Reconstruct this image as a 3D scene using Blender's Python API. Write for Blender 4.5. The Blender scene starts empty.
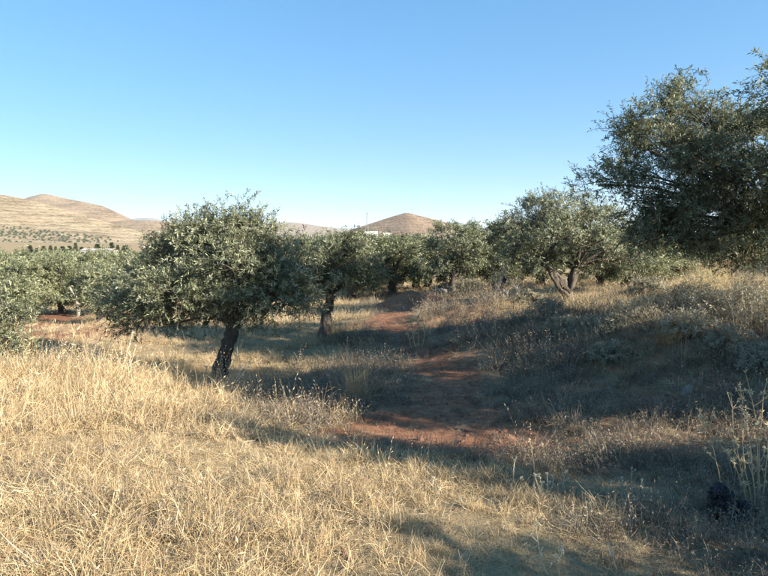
import bpy, math, random
import numpy as np
from math import radians, sin, cos, pi

# ---------------------------------------------------------------- camera, sky, sun, exposure
scene = bpy.context.scene
COL = scene.collection
CAMZ = 1.65
F = 575.0                      # focal length in pixels of the 768 px wide photograph
PITCH = math.atan(38 / F)      # horizon line at y = 250 of 576
SUN_EL, SUN_AZ = 22.5, 120.0   # azimuth clockwise from the view direction (+Y)

cam_d = bpy.data.cameras.new('camera')
cam_d.sensor_width = 36.0
cam_d.lens = 36.0 * F / 768.0
cam_d.clip_start = 0.05
cam_d.clip_end = 30000
cam = bpy.data.objects.new('camera', cam_d)
cam.location = (0, 0, CAMZ)
cam.rotation_euler = (pi / 2 - PITCH, 0, 0)
COL.objects.link(cam)
scene.camera = cam

w = bpy.data.worlds.new('World')
scene.world = w
w.use_nodes = True
nt = w.node_tree
nt.nodes.clear()
sky = nt.nodes.new('ShaderNodeTexSky')
sky.sky_type = 'NISHITA'
sky.sun_disc = False
sky.sun_elevation = radians(SUN_EL)
sky.sun_rotation = radians(SUN_AZ)
sky.altitude = 300
sky.air_density = 0.8
sky.dust_density = 0.1
sky.ozone_density = 4.0
bg = nt.nodes.new('ShaderNodeBackground')
bg.inputs['Strength'].default_value = 0.15
wo = nt.nodes.new('ShaderNodeOutputWorld')
hs = nt.nodes.new('ShaderNodeHueSaturation')
hs.inputs['Saturation'].default_value = 1.62
hs.inputs['Value'].default_value = 0.99
hs.inputs['Hue'].default_value = 0.4965
gm = nt.nodes.new('ShaderNodeGamma')
gm.inputs[1].default_value = 0.52   # even tone compression over the whole sky, as a phone camera makes it
nt.links.new(sky.outputs[0], gm.inputs[0])
nt.links.new(gm.outputs[0], hs.inputs['Color'])
nt.links.new(hs.outputs[0], bg.inputs[0])
nt.links.new(bg.outputs[0], wo.inputs[0])

sun_d = bpy.data.lights.new('sun', 'SUN')
sun_d.energy = 5.0
sun_d.angle = radians(0.53)
sun_d.color = (1.0, 0.89, 0.74)
sun = bpy.data.objects.new('sun', sun_d)
a_, e_ = radians(SUN_AZ), radians(SUN_EL)
SUNV = np.array([sin(a_) * cos(e_), cos(a_) * cos(e_), sin(e_)])
from mathutils import Vector
sun.rotation_euler = Vector(SUNV).to_track_quat('Z', 'Y').to_euler()
sun.location = (30, -10, 40)
COL.objects.link(sun)

vs = scene.view_settings
vs.view_transform = 'Standard'
vs.look = 'None'
vs.exposure = 1.7
vs.gamma = 1.0
vs.use_curve_mapping = False
cy = scene.cycles
cy.max_bounces = 4
cy.diffuse_bounces = 2
cy.glossy_bounces = 2
cy.transmission_bounces = 3
cy.transparent_max_bounces = 4
cy.caustics_reflective = False
cy.caustics_refractive = False

# ---------------------------------------------------------------- small helpers
CP, SP = cos(PITCH), sin(PITCH)
def P(px, py, d):
    """point seen at photo pixel (px, py) at forward distance d"""
    u, v = (px - 384) / F, (288 - py) / F
    dx, dy, dz = u, CP + v * SP, -SP + v * CP
    return np.array([dx / dy * d, d, CAMZ + dz / dy * d])
def PX(px, d):
    return (px - 384) / F * d / CP   # close to the ray's x for points near the horizon

def _hash(ix, iy, s):
    h = (ix.astype(np.int64) * 374761393 + iy.astype(np.int64) * 668265263 + s * 2246822519) & 0x7fffffff
    h = ((h ^ (h >> 13)) * 1274126177) & 0x7fffffff
    h = (h ^ (h >> 16)) & 0xffff
    return h / 65535.0
def vnoise(x, y, s=0):
    x = np.asarray(x, float); y = np.asarray(y, float)
    ix, iy = np.floor(x), np.floor(y)
    fx, fy = x - ix, y - iy
    fx = fx * fx * (3 - 2 * fx); fy = fy * fy * (3 - 2 * fy)
    a = _hash(ix, iy, s); b = _hash(ix + 1, iy, s); c = _hash(ix, iy + 1, s); d = _hash(ix + 1, iy + 1, s)
    return (a + (b - a) * fx) * (1 - fy) + (c + (d - c) * fx) * fy
def fbm(x, y, s=0, oct=4, gain=.5):
    t = 0; amp = 1; tot = 0
    x = np.asarray(x, float); y = np.asarray(y, float)
    for o in range(oct):
        t = t + amp * vnoise(x * 2 ** o + 17.3 * o, y * 2 ** o - 9.1 * o, s + o)
        tot += amp; amp *= gain
    return t / tot - .5
def sstep(e0, e1, x):
    t = np.clip((np.asarray(x, float) - e0) / (e1 - e0), 0, 1)
    return t * t * (3 - 2 * t)
def norm(v):
    v = np.asarray(v, float)
    return v / np.maximum(np.linalg.norm(v, axis=-1, keepdims=True), 1e-9)

def link_mesh(name, me, mat=None, parent=None):
    if mat is not None:
        me.materials.append(mat)
    o = bpy.data.objects.new(name, me)
    COL.objects.link(o)
    if parent is not None:
        o.parent = parent
    return o
def mesh_np(name, verts, faces, smooth=False, attrs=None):
    """verts (N,3); faces (M,k); attrs: name -> per-face float array"""
    me = bpy.data.meshes.new(name)
    verts = np.ascontiguousarray(verts, np.float32); faces = np.ascontiguousarray(faces, np.int32)
    n, (m, k) = len(verts), faces.shape
    me.vertices.add(n); me.vertices.foreach_set('co', verts.ravel())
    me.loops.add(m * k); me.loops.foreach_set('vertex_index', faces.ravel())
    me.polygons.add(m)
    me.polygons.foreach_set('loop_start', np.arange(0, m * k, k, dtype=np.int32))
    if smooth:
        me.polygons.foreach_set('use_smooth', np.ones(m, bool))
    me.update(calc_edges=True)
    for an, av in (attrs or {}).items():
        dom = 'POINT' if len(av) == n and len(av) != m else 'FACE'
        at = me.attributes.new(an, 'FLOAT', dom)
        at.data.foreach_set('value', np.ascontiguousarray(av, np.float32))
    return me
def mesh_py(name, verts, faces, smooth=False):
    me = bpy.data.meshes.new(name)
    me.from_pydata([tuple(map(float, v)) for v in verts], [], faces)
    if smooth:
        me.polygons.foreach_set('use_smooth', np.ones(len(faces), bool))
    me.update()
    return me
def tag(o, label, cat, group=None):
    o['label'] = label; o['category'] = cat
    if group: o['group'] = group
    return o
def kind(o, k):
    o['kind'] = k
    return o
def empty(name, loc):
    o = bpy.data.objects.new(name, None)
    o.location = tuple(map(float, loc)); o.empty_display_size = .2
    COL.objects.link(o)
    return o

class MB:
    """collects tubes and boxes into one mesh"""
    def __init__(s): s.v = []; s.f = []
    def tube(s, pts, rad, sides=6, rng=None, rough=0.0, cap=True):
        pts = [np.asarray(p, float) for p in pts]; n = len(pts); b = len(s.v)
        ref = np.array([.31, .95, .05])
        for i, p in enumerate(pts):
            t = pts[min(i + 1, n - 1)] - pts[max(i - 1, 0)]
            t = t / (np.linalg.norm(t) + 1e-9)
            u = np.cross(t, ref); u = u / (np.linalg.norm(u) + 1e-9); v = np.cross(t, u)
            for k in range(sides):
                a = 2 * pi * k / sides
                r = rad[i]
                if rough and rng is not None:
                    r = r * (1 + rough * (rng.random() - .5) + rough * .6 * sin(3 * a + i * .35 + 1))
                s.v.append(p + r * (cos(a) * u + sin(a) * v))
        for i in range(n - 1):
            for k in range(sides):
                k2 = (k + 1) % sides
                s.f.append((b + i * sides + k, b + i * sides + k2, b + (i + 1) * sides + k2, b + (i + 1) * sides + k))
        if cap:
            s.f.append(tuple(b + (n - 1) * sides + k for k in range(sides)))
            s.f.append(tuple(b + k for k in reversed(range(sides))))
        return s
    def box(s, c, size):
        b = len(s.v); c = np.asarray(c, float); h = np.asarray(size, float) / 2
        for dz in (-1, 1):
            for dx, dy in ((-1, -1), (1, -1), (1, 1), (-1, 1)):
                s.v.append(c + h * np.array([dx, dy, dz]))
        for q in ((0, 3, 2, 1), (4, 5, 6, 7), (0, 1, 5, 4), (1, 2, 6, 5), (2, 3, 7, 6), (3, 0, 4, 7)):
            s.f.append(tuple(b + i for i in q))
        return s
    def poly(s, pts):
        b = len(s.v); s.v += [np.asarray(p, float) for p in pts]; s.f.append(tuple(range(b, b + len(pts))))
        return s
    def build(s, name, mat, parent=None, smooth=False):
        return link_mesh(name, mesh_py(name, s.v, s.f, smooth), mat, parent)

# ---------------------------------------------------------------- materials
def new_mat(name):
    m = bpy.data.materials.new(name); m.use_nodes = True
    t = m.node_tree; b = t.nodes['Principled BSDF']
    return m, t, b
def nd(t, typ, **kw):
    n = t.nodes.new(typ)
    for k, v in kw.items(): setattr(n, k, v)
    return n
def ramp(t, fac, stops):
    r = nd(t, 'ShaderNodeValToRGB')
    e = r.color_ramp.elements
    while len(e) < len(stops): e.new(.5)
    for i, (p, c) in enumerate(stops):
        e[i].position = p; e[i].color = (*c, 1)
    t.links.new(fac, r.inputs[0])
    return r.outputs[0]
def attr(t, name):
    a = nd(t, 'ShaderNodeAttribute', attribute_name=name)
    return a.outputs['Fac']
def noise(t, scale, detail=4, rough=.55, coord=None, dist=0):
    n = nd(t, 'ShaderNodeTexNoise')
    n.inputs['Scale'].default_value = scale; n.inputs['Detail'].default_value = detail
    n.inputs['Roughness'].default_value = rough; n.inputs['Distortion'].default_value = dist
    if coord is not None: t.links.new(coord, n.inputs['Vector'])
    return n.outputs[0]
def math_(t, op, a, b):
    n = nd(t, 'ShaderNodeMath', operation=op)
    for i, v in enumerate((a, b)):
        if isinstance(v, (int, float)): n.inputs[i].default_value = v
        else: t.links.new(v, n.inputs[i])
    return n.outputs[0]
def mixc(t, fac, a, b, mode='MIX'):
    n = nd(t, 'ShaderNodeMix', data_type='RGBA', blend_type=mode)
    for s, v in ((n.inputs[0], fac), (n.inputs[6], a), (n.inputs[7], b)):
        if isinstance(v, (int, float)): s.default_value = v
        elif isinstance(v, tuple): s.default_value = (*v, 1)
        else: t.links.new(v, s)
    return n.outputs[2]
def bump(t, b, h, strength, dist):
    n = nd(t, 'ShaderNodeBump')
    n.inputs['Strength'].default_value = strength; n.inputs['Distance'].default_value = dist
    t.links.new(h, n.inputs['Height']); t.links.new(n.outputs[0], b.inputs['Normal'])
def opos(t):
    return nd(t, 'ShaderNodeTexCoord').outputs['Object']

def leafy(name, stops, transl=.22, rough=.5, rnd=.25, tint_amt=1.0):
    """thin plant matter: colour from the per-leaf 'tint' attribute and a per-object random shift"""
    m, t, b = new_mat(name)
    oi = nd(t, 'ShaderNodeObjectInfo')
    v = math_(t, 'MULTIPLY', attr(t, 'tint'), tint_amt)
    v = math_(t, 'ADD', v, math_(t, 'MULTIPLY', math_(t, 'SUBTRACT', oi.outputs['Random'], .5), rnd))
    c = ramp(t, v, stops)
    t.links.new(c, b.inputs['Base Color'])
    b.inputs['Roughness'].default_value = rough
    b.inputs['Specular IOR Level'].default_value = .22
    tr = nd(t, 'ShaderNodeBsdfTranslucent')
    t.links.new(c, tr.inputs['Color'])
    mx = nd(t, 'ShaderNodeMixShader'); mx.inputs[0].default_value = transl
    t.links.new(b.outputs[0], mx.inputs[1]); t.links.new(tr.outputs[0], mx.inputs[2])
    t.links.new(mx.outputs[0], t.nodes['Material Output'].inputs['Surface'])
    return m
M = {}
M['olive'] = leafy('olive_leaf', [(0, (.045, .052, .024)), (.35, (.13, .147, .08)), (.7, (.25, .272, .165)), (1, (.375, .385, .265))], .25, .55, .10)
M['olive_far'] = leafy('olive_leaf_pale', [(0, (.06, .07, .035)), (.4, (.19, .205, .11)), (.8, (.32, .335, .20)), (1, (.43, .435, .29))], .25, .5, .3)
M['shrub'] = leafy('shrub_leaf', [(0, (.16, .145, .095)), (.5, (.31, .285, .20)), (1, (.50, .46, .34))], .2, .6, .3)
M['cypress'] = leafy('conifer_leaf', [(0, (.045, .065, .032)), (.5, (.09, .12, .06)), (1, (.15, .18, .09))], .15, .6, .3)
M['straw'] = leafy('dry_straw', [(0, (.17, .11, .058)), (.3, (.40, .295, .165)), (.65, (.61, .48, .285)), (1, (.78, .67, .46))], .25, .55, .28)
M['greystraw'] = leafy('weathered_straw', [(0, (.15, .115, .075)), (.4, (.33, .27, .18)), (.75, (.48, .42, .30)), (1, (.62, .56, .43))], .22, .65, .3)
M['brownweed_shaded'] = leafy('brown_dead_weed_shaded', [(0, (.07, .052, .036)), (.4, (.16, .125, .09)), (.75, (.27, .225, .165)), (1, (.42, .36, .27))], .15, .7, .3)  # dead weeds, kept extra dark to put shade into the ground cover
M['gold'] = leafy('golden_straw', [(0, (.30, .20, .08)), (.5, (.60, .46, .22)), (1, (.76, .64, .38))], .3, .55, .2)
M['stalk'] = leafy('pale_dry_stalk', [(0, (.36, .29, .19)), (.5, (.60, .52, .37)), (1, (.76, .70, .55))], .12, .6, .2)

def bark_mat(name, c0, c1, scale=14):
    m, t, b = new_mat(name)
    co = opos(t)
    mp = nd(t, 'ShaderNodeMapping'); mp.inputs['Scale'].default_value = (1, 1, .3)
    t.links.new(co, mp.inputs[0])
    n = noise(t, scale, 6, .65, mp.outputs[0], .6)
    t.links.new(ramp(t, n, [(.3, c0), (.7, c1)]), b.inputs['Base Color'])
    b.inputs['Roughness'].default_value = .9
    bump(t, b, n, .9, .03)
    return m
M['bark'] = bark_mat('olive_bark', (.035, .027, .02), (.14, .115, .09))
M['palebark'] = bark_mat('dead_wood', (.20, .175, .145), (.44, .40, .34), 20)
M['twig'] = bark_mat('twig_bark', (.08, .07, .05), (.18, .16, .11), 30)

# ground: straw litter, red earth where the 'soil' attribute says bare
m, t, b = new_mat('ground_earth_and_litter')
co = opos(t)
n1 = noise(t, 1.3, 6, .6, co); n2 = noise(t, 9, 6, .65, co); n3 = noise(t, 60, 4, .7, co)
soil = ramp(t, math_(t, 'ADD', math_(t, 'MULTIPLY', n2, .6), math_(t, 'MULTIPLY', n1, .4)),
            [(.3, (.12, .056, .032)), (.48, (.225, .11, .064)), (.6, (.32, .175, .105)), (.76, (.45, .32, .22))])
mp = nd(t, 'ShaderNodeMapping'); mp.inputs['Scale'].default_value = (5, 28, 1); mp.inputs['Rotation'].default_value = (0, 0, .9)
t.links.new(co, mp.inputs[0])
n4 = noise(t, 3.5, 6, .75, mp.outputs[0], 2.5)
lit = ramp(t, math_(t, 'ADD', math_(t, 'MULTIPLY', n4, .6), math_(t, 'MULTIPLY', n3, .4)),
           [(.3, (.14, .10, .058)), (.5, (.29, .22, .125)), (.72, (.46, .37, .225))])
fs = math_(t, 'ADD', attr(t, 'soil'), math_(t, 'MULTIPLY', math_(t, 'SUBTRACT', n2, .5), 1.1))
fs = math_(t, 'ADD', fs, math_(t, 'MULTIPLY', math_(t, 'SUBTRACT', n3, .5), .5))
k = nd(t, 'ShaderNodeMapRange'); k.interpolation_type = 'SMOOTHSTEP'
k.inputs[1].default_value = .33; k.inputs[2].default_value = .62
t.links.new(fs, k.inputs[0])
t.links.new(mixc(t, k.outputs[0], lit, soil), b.inputs['Base Color'])
b.inputs['Roughness'].default_value = .95
b.inputs['Specular IOR Level'].default_value = .1
bump(t, b, math_(t, 'ADD', math_(t, 'MULTIPLY', n3, .4), n2), .8, .05)
M['ground'] = m

def hill_mat(name, stops, sc, terr=1.1):
    m, t, b = new_mat(name)
    co = opos(t)
    mp = nd(t, 'ShaderNodeMapping'); mp.inputs['Scale'].default_value = (1, 1, 3.2)
    t.links.new(co, mp.inputs[0])
    a = noise(t, sc, 8, .62, mp.outputs[0], .4); c = noise(t, sc * 9, 5, .7, mp.outputs[0])
    v = math_(t, 'ADD', math_(t, 'MULTIPLY', a, .5), math_(t, 'MULTIPLY', c, .5))
    sx = nd(t, 'ShaderNodeSeparateXYZ'); t.links.new(co, sx.inputs[0])
    tz = math_(t, 'ADD', math_(t, 'MULTIPLY', sx.outputs[2], terr), math_(t, 'MULTIPLY', a, 14))
    v = math_(t, 'ADD', v, math_(t, 'MULTIPLY', math_(t, 'SINE', tz, 0), .03))
    t.links.new(ramp(t, v, stops), b.inputs['Base Color'])
    b.inputs['Roughness'].default_value = 1; b.inputs['Specular IOR Level'].default_value = .05
    bump(t, b, v, 1.0, 9)
    return m
M['hill_tan'] = hill_mat('dry_hill_grass', [(.40, (.15, .115, .068)), (.5, (.31, .245, .15)), (.59, (.43, .35, .23))], .02)
M['hill_brown'] = hill_mat('brown_hill', [(.38, (.13, .10, .062)), (.5, (.255, .19, .12)), (.62, (.35, .27, .18))], .016)
M['hill_red'] = hill_mat('reddish_hill', [(.38, (.15, .108, .07)), (.5, (.26, .185, .12)), (.62, (.35, .26, .175))], .02)
M['hill_grey'] = hill_mat('grey_hill', [(.33, (.16, .125, .095)), (.5, (.23, .185, .14)), (.66, (.31, .25, .19))], .006)
M['hill_far'] = hill_mat('far_hill', [(.33, (.13, .13, .12)), (.6, (.19, .19, .17))], .003)

def plain(name, c0, c1, scale, rough=.8, bs=.3, bd=.01):
    m, t, b = new_mat(name)
    n = noise(t, scale, 5, .6, opos(t))
    t.links.new(ramp(t, n, [(.3, c0), (.7, c1)]), b.inputs['Base Color'])
    b.inputs['Roughness'].default_value = rough
    if bs: bump(t, b, n, bs, bd)
    return m
M['stone'] = plain('pale_stone', (.20, .165, .13), (.36, .31, .26), 9, .9, .8, .03)
M['concrete'] = plain('concrete', (.26, .25, .235), (.40, .39, .37), 7, .9, .4, .01)
M['clod'] = plain('red_clod', (.16, .08, .048), (.33, .185, .115), 22, 1, .8, .02)
M['whitewall'] = plain('white_render', (.76, .75, .72), (.84, .83, .80), .6, .9, 0)
M['roofgrey'] = plain('flat_roof', (.42, .36, .32), (.55, .48, .43), .5, .9, 0)
M['glassdark'] = plain('dark_pane', (.04, .05, .06), (.08, .09, .10), 1, .15, 0)
M['metal'] = plain('galvanised_steel', (.12, .125, .13), (.18, .185, .19), 2, .5, 0)
M['bag'] = plain('black_plastic', (.008, .008, .010), (.016, .016, .02), 30, .55, .5, .006)

# ---------------------------------------------------------------- terrain height
CTRL = [(0,576,2.7),(384,576,2.9),(768,576,3.0),(0,450,4.6),(150,450,4.8),(300,450,5.2),(410,430,6.2),(560,430,6.2),
 (768,450,5.2),(700,420,6.5),(650,402,7.2),(768,402,7.0),(690,342,8.5),(768,345,8.2),(715,302,12),(768,292,12),(640,320,11),
 (590,314,13),(568,304,17),(600,383,8),(520,380,8.5),(520,342,10.5),(450,347,12),(440,400,7.4),(400,332,14),(430,310,18),
 (325,337,14.8),(215,392,10.2),(130,390,10),(60,382,8.4),(0,382,8.0),(120,384,9),(60,342,15),(50,327,19),(100,322,22),(75,312,27),
 (30,312,28),(400,301,24),(455,291,27),(380,289,34),(300,291,34),(660,287,20),(520,292,22),(768,277,22),(0,345,14),(200,330,18)]
pts = [P(*c) for c in CTRL]
pts += [np.array(q, float) for q in ((0,-4,.1),(-6,-3,.3),(7,-3,.1),(-9,3,.25),(9,3,.5),(9,7,1.0),(14,12,1.6),(16,22,1.6),(-14,10,-.6),
        (-18,20,-1.3),(-16,35,-1.9),(0,46,-1.2),(14,42,.2),(-8,42,-1.7),(26,30,1.4),(-28,30,-2.1))]
pts = np.array(pts)
def _tps(r): return r * r * np.log(r + 1e-6)
_n = len(pts)
_K = _tps(np.linalg.norm(pts[:, None, :2] - pts[None, :, :2], axis=2)) + np.eye(_n) * .6
_Q = np.c_[np.ones(_n), pts[:, :2]]
_A = np.block([[_K, _Q], [_Q.T, np.zeros((3, 3))]])
_w = np.linalg.solve(_A, np.r_[pts[:, 2], np.zeros(3)])
def _near(x, y):
    out = np.full(x.shape, _w[_n]) + _w[_n + 1] * x + _w[_n + 2] * y
    for i in range(_n):
        out += _w[i] * _tps(np.hypot(x - pts[i, 0], y - pts[i, 1]))
    return out
PATH = [P(505,440,5.9), P(430,432,6.15), P(445,402,7.4), P(452,372,9), P(428,349,11.6), P(410,336,13.5), P(388,323,16), P(405,306,19.5), P(395,298,25)]
PATHW = [.45, .75, .6, .5, .36, .36, .5, .9, .7]
BLOBS = [(P(530,412,7.0), .35, .6), (P(652,405,7.2), .5, .75), (P(720,395,7.4), .4, .6), (P(405,303,20), 1.5, 1.1), (P(45,316,25), 3.2, 1.0), (P(370,320,16), .8, .8),
         (P(470,415,6.8), .6, .7), (P(350,440,5.9), .45, .9), (P(385,420,6.6), .55, .95), (P(470,435,6.1), .5, .95), (P(60,337,16.5), 2.2, .72), (P(40,324,20), 2.6, .8), (P(115,330,18), 1.8, .6)]
def soil_mask(x, y):
    s = np.zeros_like(x)
    nx = x + .5 * fbm(x * 1.1, y * 1.1, 51, 3); ny = y + .5 * fbm(x * 1.1, y * 1.1, 77, 3)
    for i in range(len(PATH) - 1):
        a, bb = PATH[i][:2], PATH[i + 1][:2]
        ab = bb - a; tt = np.clip(((nx - a[0]) * ab[0] + (ny - a[1]) * ab[1]) / (ab @ ab), 0, 1)
        d = np.hypot(nx - a[0] - tt * ab[0], ny - a[1] - tt * ab[1])
        wd = PATHW[i] * (1 - tt) + PATHW[i + 1] * tt
        s = np.maximum(s, 1 - sstep(.55, 1.35, d / wd))
    for c, r, k in BLOBS:
        d = np.hypot(nx - c[0], (ny - c[1]) * 1.2)
        s = np.maximum(s, k * (1 - sstep(.5, 1.4, d / r)))
    return np.clip(s, 0, 1)
def weed_shade_mask(x, y):
    """brown dead weeds over reddish earth: right of the straw, their darker colour deepening the shade bands"""
    bx = np.interp(y, [2.5, 3.6, 4.5, 5.3, 7, 8.7, 11, 16, 24], [.9, 1.6, 1.9, -.2, -1.7, -2.3, -1.6, -.8, -.5])  # edge follows the cast shade; sunlit strips stay straw
    q = sstep(-.5, .7, x - bx + 1.6 * fbm(x * .8, y * .8, 44, 3))
    q = q * (1 - .85 * sstep(10.6, 12.4, y) * sstep(2.6, 3.8, x)) * (1 - sstep(20, 30, y))
    return q
MOUNDS = [  # x, y, radius x, radius y, height
    (*P(408,300,20.5)[:2], 1.2, .7, .52), (*P(485,322,15.5)[:2], 1.5, .8, .36), (*P(530,345,11.2)[:2], 1.5, .7, .34), (*P(592,332,10.9)[:2], 1.1, .6, .12),
    (*P(640,352,8.9)[:2], 1.2, .5, .26), (*P(735,345,8.8)[:2], 1.0, .5, .14), (*P(660,300,15)[:2], 2.2, 1.0, .25), (*P(690,352,8.6)[:2], .7, .45, .14),
    (*P(500,302,19.5)[:2], 1.4, .8, .2), (*P(85,372,8.6)[:2], 1.6, 1.0, .12), (*P(620,405,6.9)[:2], .9, .5, .06)]
def ground_z(x, y):
    x = np.atleast_1d(np.asarray(x, float)); y = np.atleast_1d(np.asarray(y, float))
    r = np.hypot(x, y)
    rc = np.minimum(r, 75) / np.maximum(r, 1e-6)
    zn = np.clip(_near(x * rc, y * rc), -4, 3)
    zf = -2.6 - 1.2 * sstep(60, 150, r) + 9 * sstep(190, 430, r) + 6 * sstep(430, 900, r)
    zf = zf + 1.3 * fbm(x / 60, y / 60, 5, 3) * sstep(60, 120, r)
    k = sstep(34, 75, r)
    z = zn * (1 - k) + zf * k
    near = 1 - sstep(40, 90, r)
    for mx, my, rx, ry, h in MOUNDS:
        q = ((x - mx) / rx) ** 2 + ((y - my) / ry) ** 2
        z = z + h * np.exp(-q * 1.3) * (1 + .5 * fbm(x * 3, y * 3, 33, 3))
    bx, by, _ = P(641, 372, 8.15)   # burrow under the bank
    z = z - .34 * np.exp(-(((x - bx) / .16) ** 2 + ((y - by) / .2) ** 2))
    z = z + near * ((.16 + .06 * sstep(0, 2.5, x)) * fbm(x * .7, y * .7, 11, 4) + (.05 + .06 * sstep(0, 2.5, x)) * fbm(x * 4, y * 4, 21, 3))
    return z
def gz(x, y): return float(ground_z(x, y)[0])
def GP(px, d):
    """ground point under photo column px at forward distance d"""
    x = (px - 384) / F * d
    z = gz(x, d)
    for _ in range(2):   # columns lean a hair with pitch
        py = 288 - F * math.tan(math.atan2(z - CAMZ, d) + PITCH)
        x = P(px, py, d)[0]; z = gz(x, d)
    return np.array([x, d, z])

def axis(lo, hi, fine_lo, fine_hi, step, grow):
    a = list(np.arange(fine_lo, fine_hi, step))
    s = step; v = a[-1]
    while v < hi: s *= grow; v += s; a.append(v)
    s = step; v = a[0]; pre = []
    while v > lo: s *= grow; v -= s; pre.append(v)
    return np.array(pre[::-1] + a)
gx = axis(-8000, 8000, -9, 11, .085, 1.07)
gy = axis(-500, 10500, 1.5, 22, .085, 1.06)
X, Y = np.meshgrid(gx, gy)
Z = ground_z(X.ravel(), Y.ravel())
V = np.c_[X.ravel(), Y.ravel(), Z]
nx_, ny_ = len(gx), len(gy)
ii = (np.arange(ny_ - 1)[:, None] * nx_ + np.arange(nx_ - 1)[None]).ravel()
FA = np.c_[ii, ii + 1, ii + nx_ + 1, ii + nx_]
soilv = np.maximum(soil_mask(X.ravel(), Y.ravel()), .46 * weed_shade_mask(X.ravel(), Y.ravel())) * (1 - sstep(34, 50, np.hypot(X, Y).ravel()))  # redder soil under the weeds also paints the shaded ground darker
ground = kind(link_mesh('ground', mesh_np('ground', V, FA, True, {'soil': soilv}), M['ground']), 'structure')

# ---------------------------------------------------------------- hills
def make_hill(prof, D, W, mat, zb=2.0, seed=0, back=1.0, nx=150, ny=60, rough=.2, ease=1.15):
    """prof: photo pixels along the crest; the crest stands at distance D, the front slope is W deep"""
    cx = np.array([P(p[0], p[1], D)[0] for p in prof]); cz = np.array([P(p[0], p[1], D)[2] for p in prof])
    def height(x, y):
        t = np.where(y <= D, (y - (D - W)) / W, 1 - (y - D) / (W * back))
        t = np.clip(t, 0, 1)
        warp = x + W * .12 * fbm(x / W * 2, y / W * 2, seed, 3)
        h = np.interp(warp * (1 - t) + x * t, cx, cz) - zb
        sh = t ** ease * (1 - .12 * np.sin(pi * t))
        gul = fbm(x / W * 5 + .8 * fbm(x / W * 3, y / W * 3, seed + 9, 2), y / W * 1.6, seed + 3, 5)
        return zb - 3 + (h + 3) * np.clip(sh + rough * gul * np.sin(pi * np.clip(t, 0, .98)) * 1.2, 0, 1.0) + h * .012 * fbm(x / W * 20, y / W * 20, seed + 5, 3)
    xs = np.linspace(cx[0], cx[-1], nx)
    ys = np.linspace(D - W, D + W * back, ny)
    X, Y = np.meshgrid(xs, ys)
    Z = height(X.ravel(), Y.ravel())
    V = np.c_[X.ravel(), Y.ravel(), Z]
    ii = (np.arange(ny - 1)[:, None] * nx + np.arange(nx - 1)[None]).ravel()
    FA = np.c_[ii, ii + 1, ii + nx + 1, ii + nx]
    kind(link_mesh('hill', mesh_np('hill', V, FA, True), mat), 'structure')
    return height
make_hill([(-200,232),(60,224),(110,221.5),(128,219),(136,217.8),(146,217.2),(154,217.6),(166,220.5),(200,222),(280,224),(420,232)], 5200, 1500, M['hill_far'], 0, 21)
make_hill([(150,238),(215,231),(240,228),(262,224.5),(280,222),(292,221.6),(308,223.5),(326,226.5),(342,230),(365,233),(400,236),(520,242)], 2600, 900, M['hill_grey'], 0, 31, nx=170)
make_hill([(-260,240),(-80,225),(0,205),(24,199),(33,195.5),(43,193),(50,193.6),(66,197.8),(84,201.2),(100,204.5),(112,209.5),(124,215.5),(135,221),(150,228),(175,236),(230,243)], 1500, 560, M['hill_brown'], 2, 41, nx=220, ny=80)
make_hill([(40,246),(70,232),(95,224),(110,221),(132,220),(150,219.6),(165,221),(178,224),(200,231),(240,240),(280,246)], 1150, 330, M['hill_brown'], 4, 61, nx=160)
h_left = make_hill([(-700,238),(-420,205),(-200,190),(-60,190),(0,193.5),(22,197.5),(45,203),(66,209.5),(84,215),(100,219.5),(115,224),(135,230),(160,238),(200,246)], 950, 380, M['hill_tan'], 4, 71, nx=260, ny=90, ease=1.25, rough=.2)
make_hill([(250,247),(310,240),(345,231.5),(362,226),(380,220),(394,215.4),(405,212.2),(409,212.4),(420,215.4),(434,219),(446,222),(462,227),(490,235),(540,243),(600,247)], 1050, 330, M['hill_red'], 6, 81, nx=240, ny=90, rough=.17)

# ---------------------------------------------------------------- plants: leaves, twigs, trees
def leaf_mesh(rng, roots, dirs, lens, nl, ll, lw, tint_bias=0.0):
    """leaves in opposite pairs along straight drooping twigs -> verts, faces, tint"""
    N = len(roots)
    t = (np.linspace(.08, 1, nl)[None] + rng.normal(0, .02, (N, nl)))[..., None]
    L = lens[:, None, None]
    p = roots[:, None] + dirs[:, None] * L * t
    p[..., 2] -= (.22 * L * t * t)[..., 0]
    ref = norm(rng.normal(size=(N, 3)))
    u = norm(np.cross(dirs, ref)); v = np.cross(dirs, u)
    i = np.arange(nl)
    phi = (i % 2) * pi + (i // 2) * (pi / 2) + rng.normal(0, .35, (N, nl))
    perp = np.cos(phi)[..., None] * u[:, None] + np.sin(phi)[..., None] * v[:, None]
    ld = norm(dirs[:, None] * .65 + perp * .8 + rng.normal(0, .18, (N, nl, 3)))
    wv = norm(np.cross(ld, dirs[:, None]) + rng.normal(0, .4, (N, nl, 3)))
    sz = (ll * rng.uniform(.5, 1.35, (N, nl)))[..., None]
    mid = p + ld * sz * .5
    hw = wv * sz * (lw / ll) * .5
    tip = p + ld * sz; tip[..., 2] -= sz[..., 0] * .08
    Vv = np.stack([p, mid + hw, tip, mid - hw], 2).reshape(-1, 3)
    Fv = np.arange(len(Vv)).reshape(-1, 4)
    tint = np.clip(.42 + tint_bias + rng.normal(0, .17, (N, 1)) + rng.normal(0, .14, (N, nl)), 0, 1).ravel()
    return Vv, Fv, tint
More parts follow.
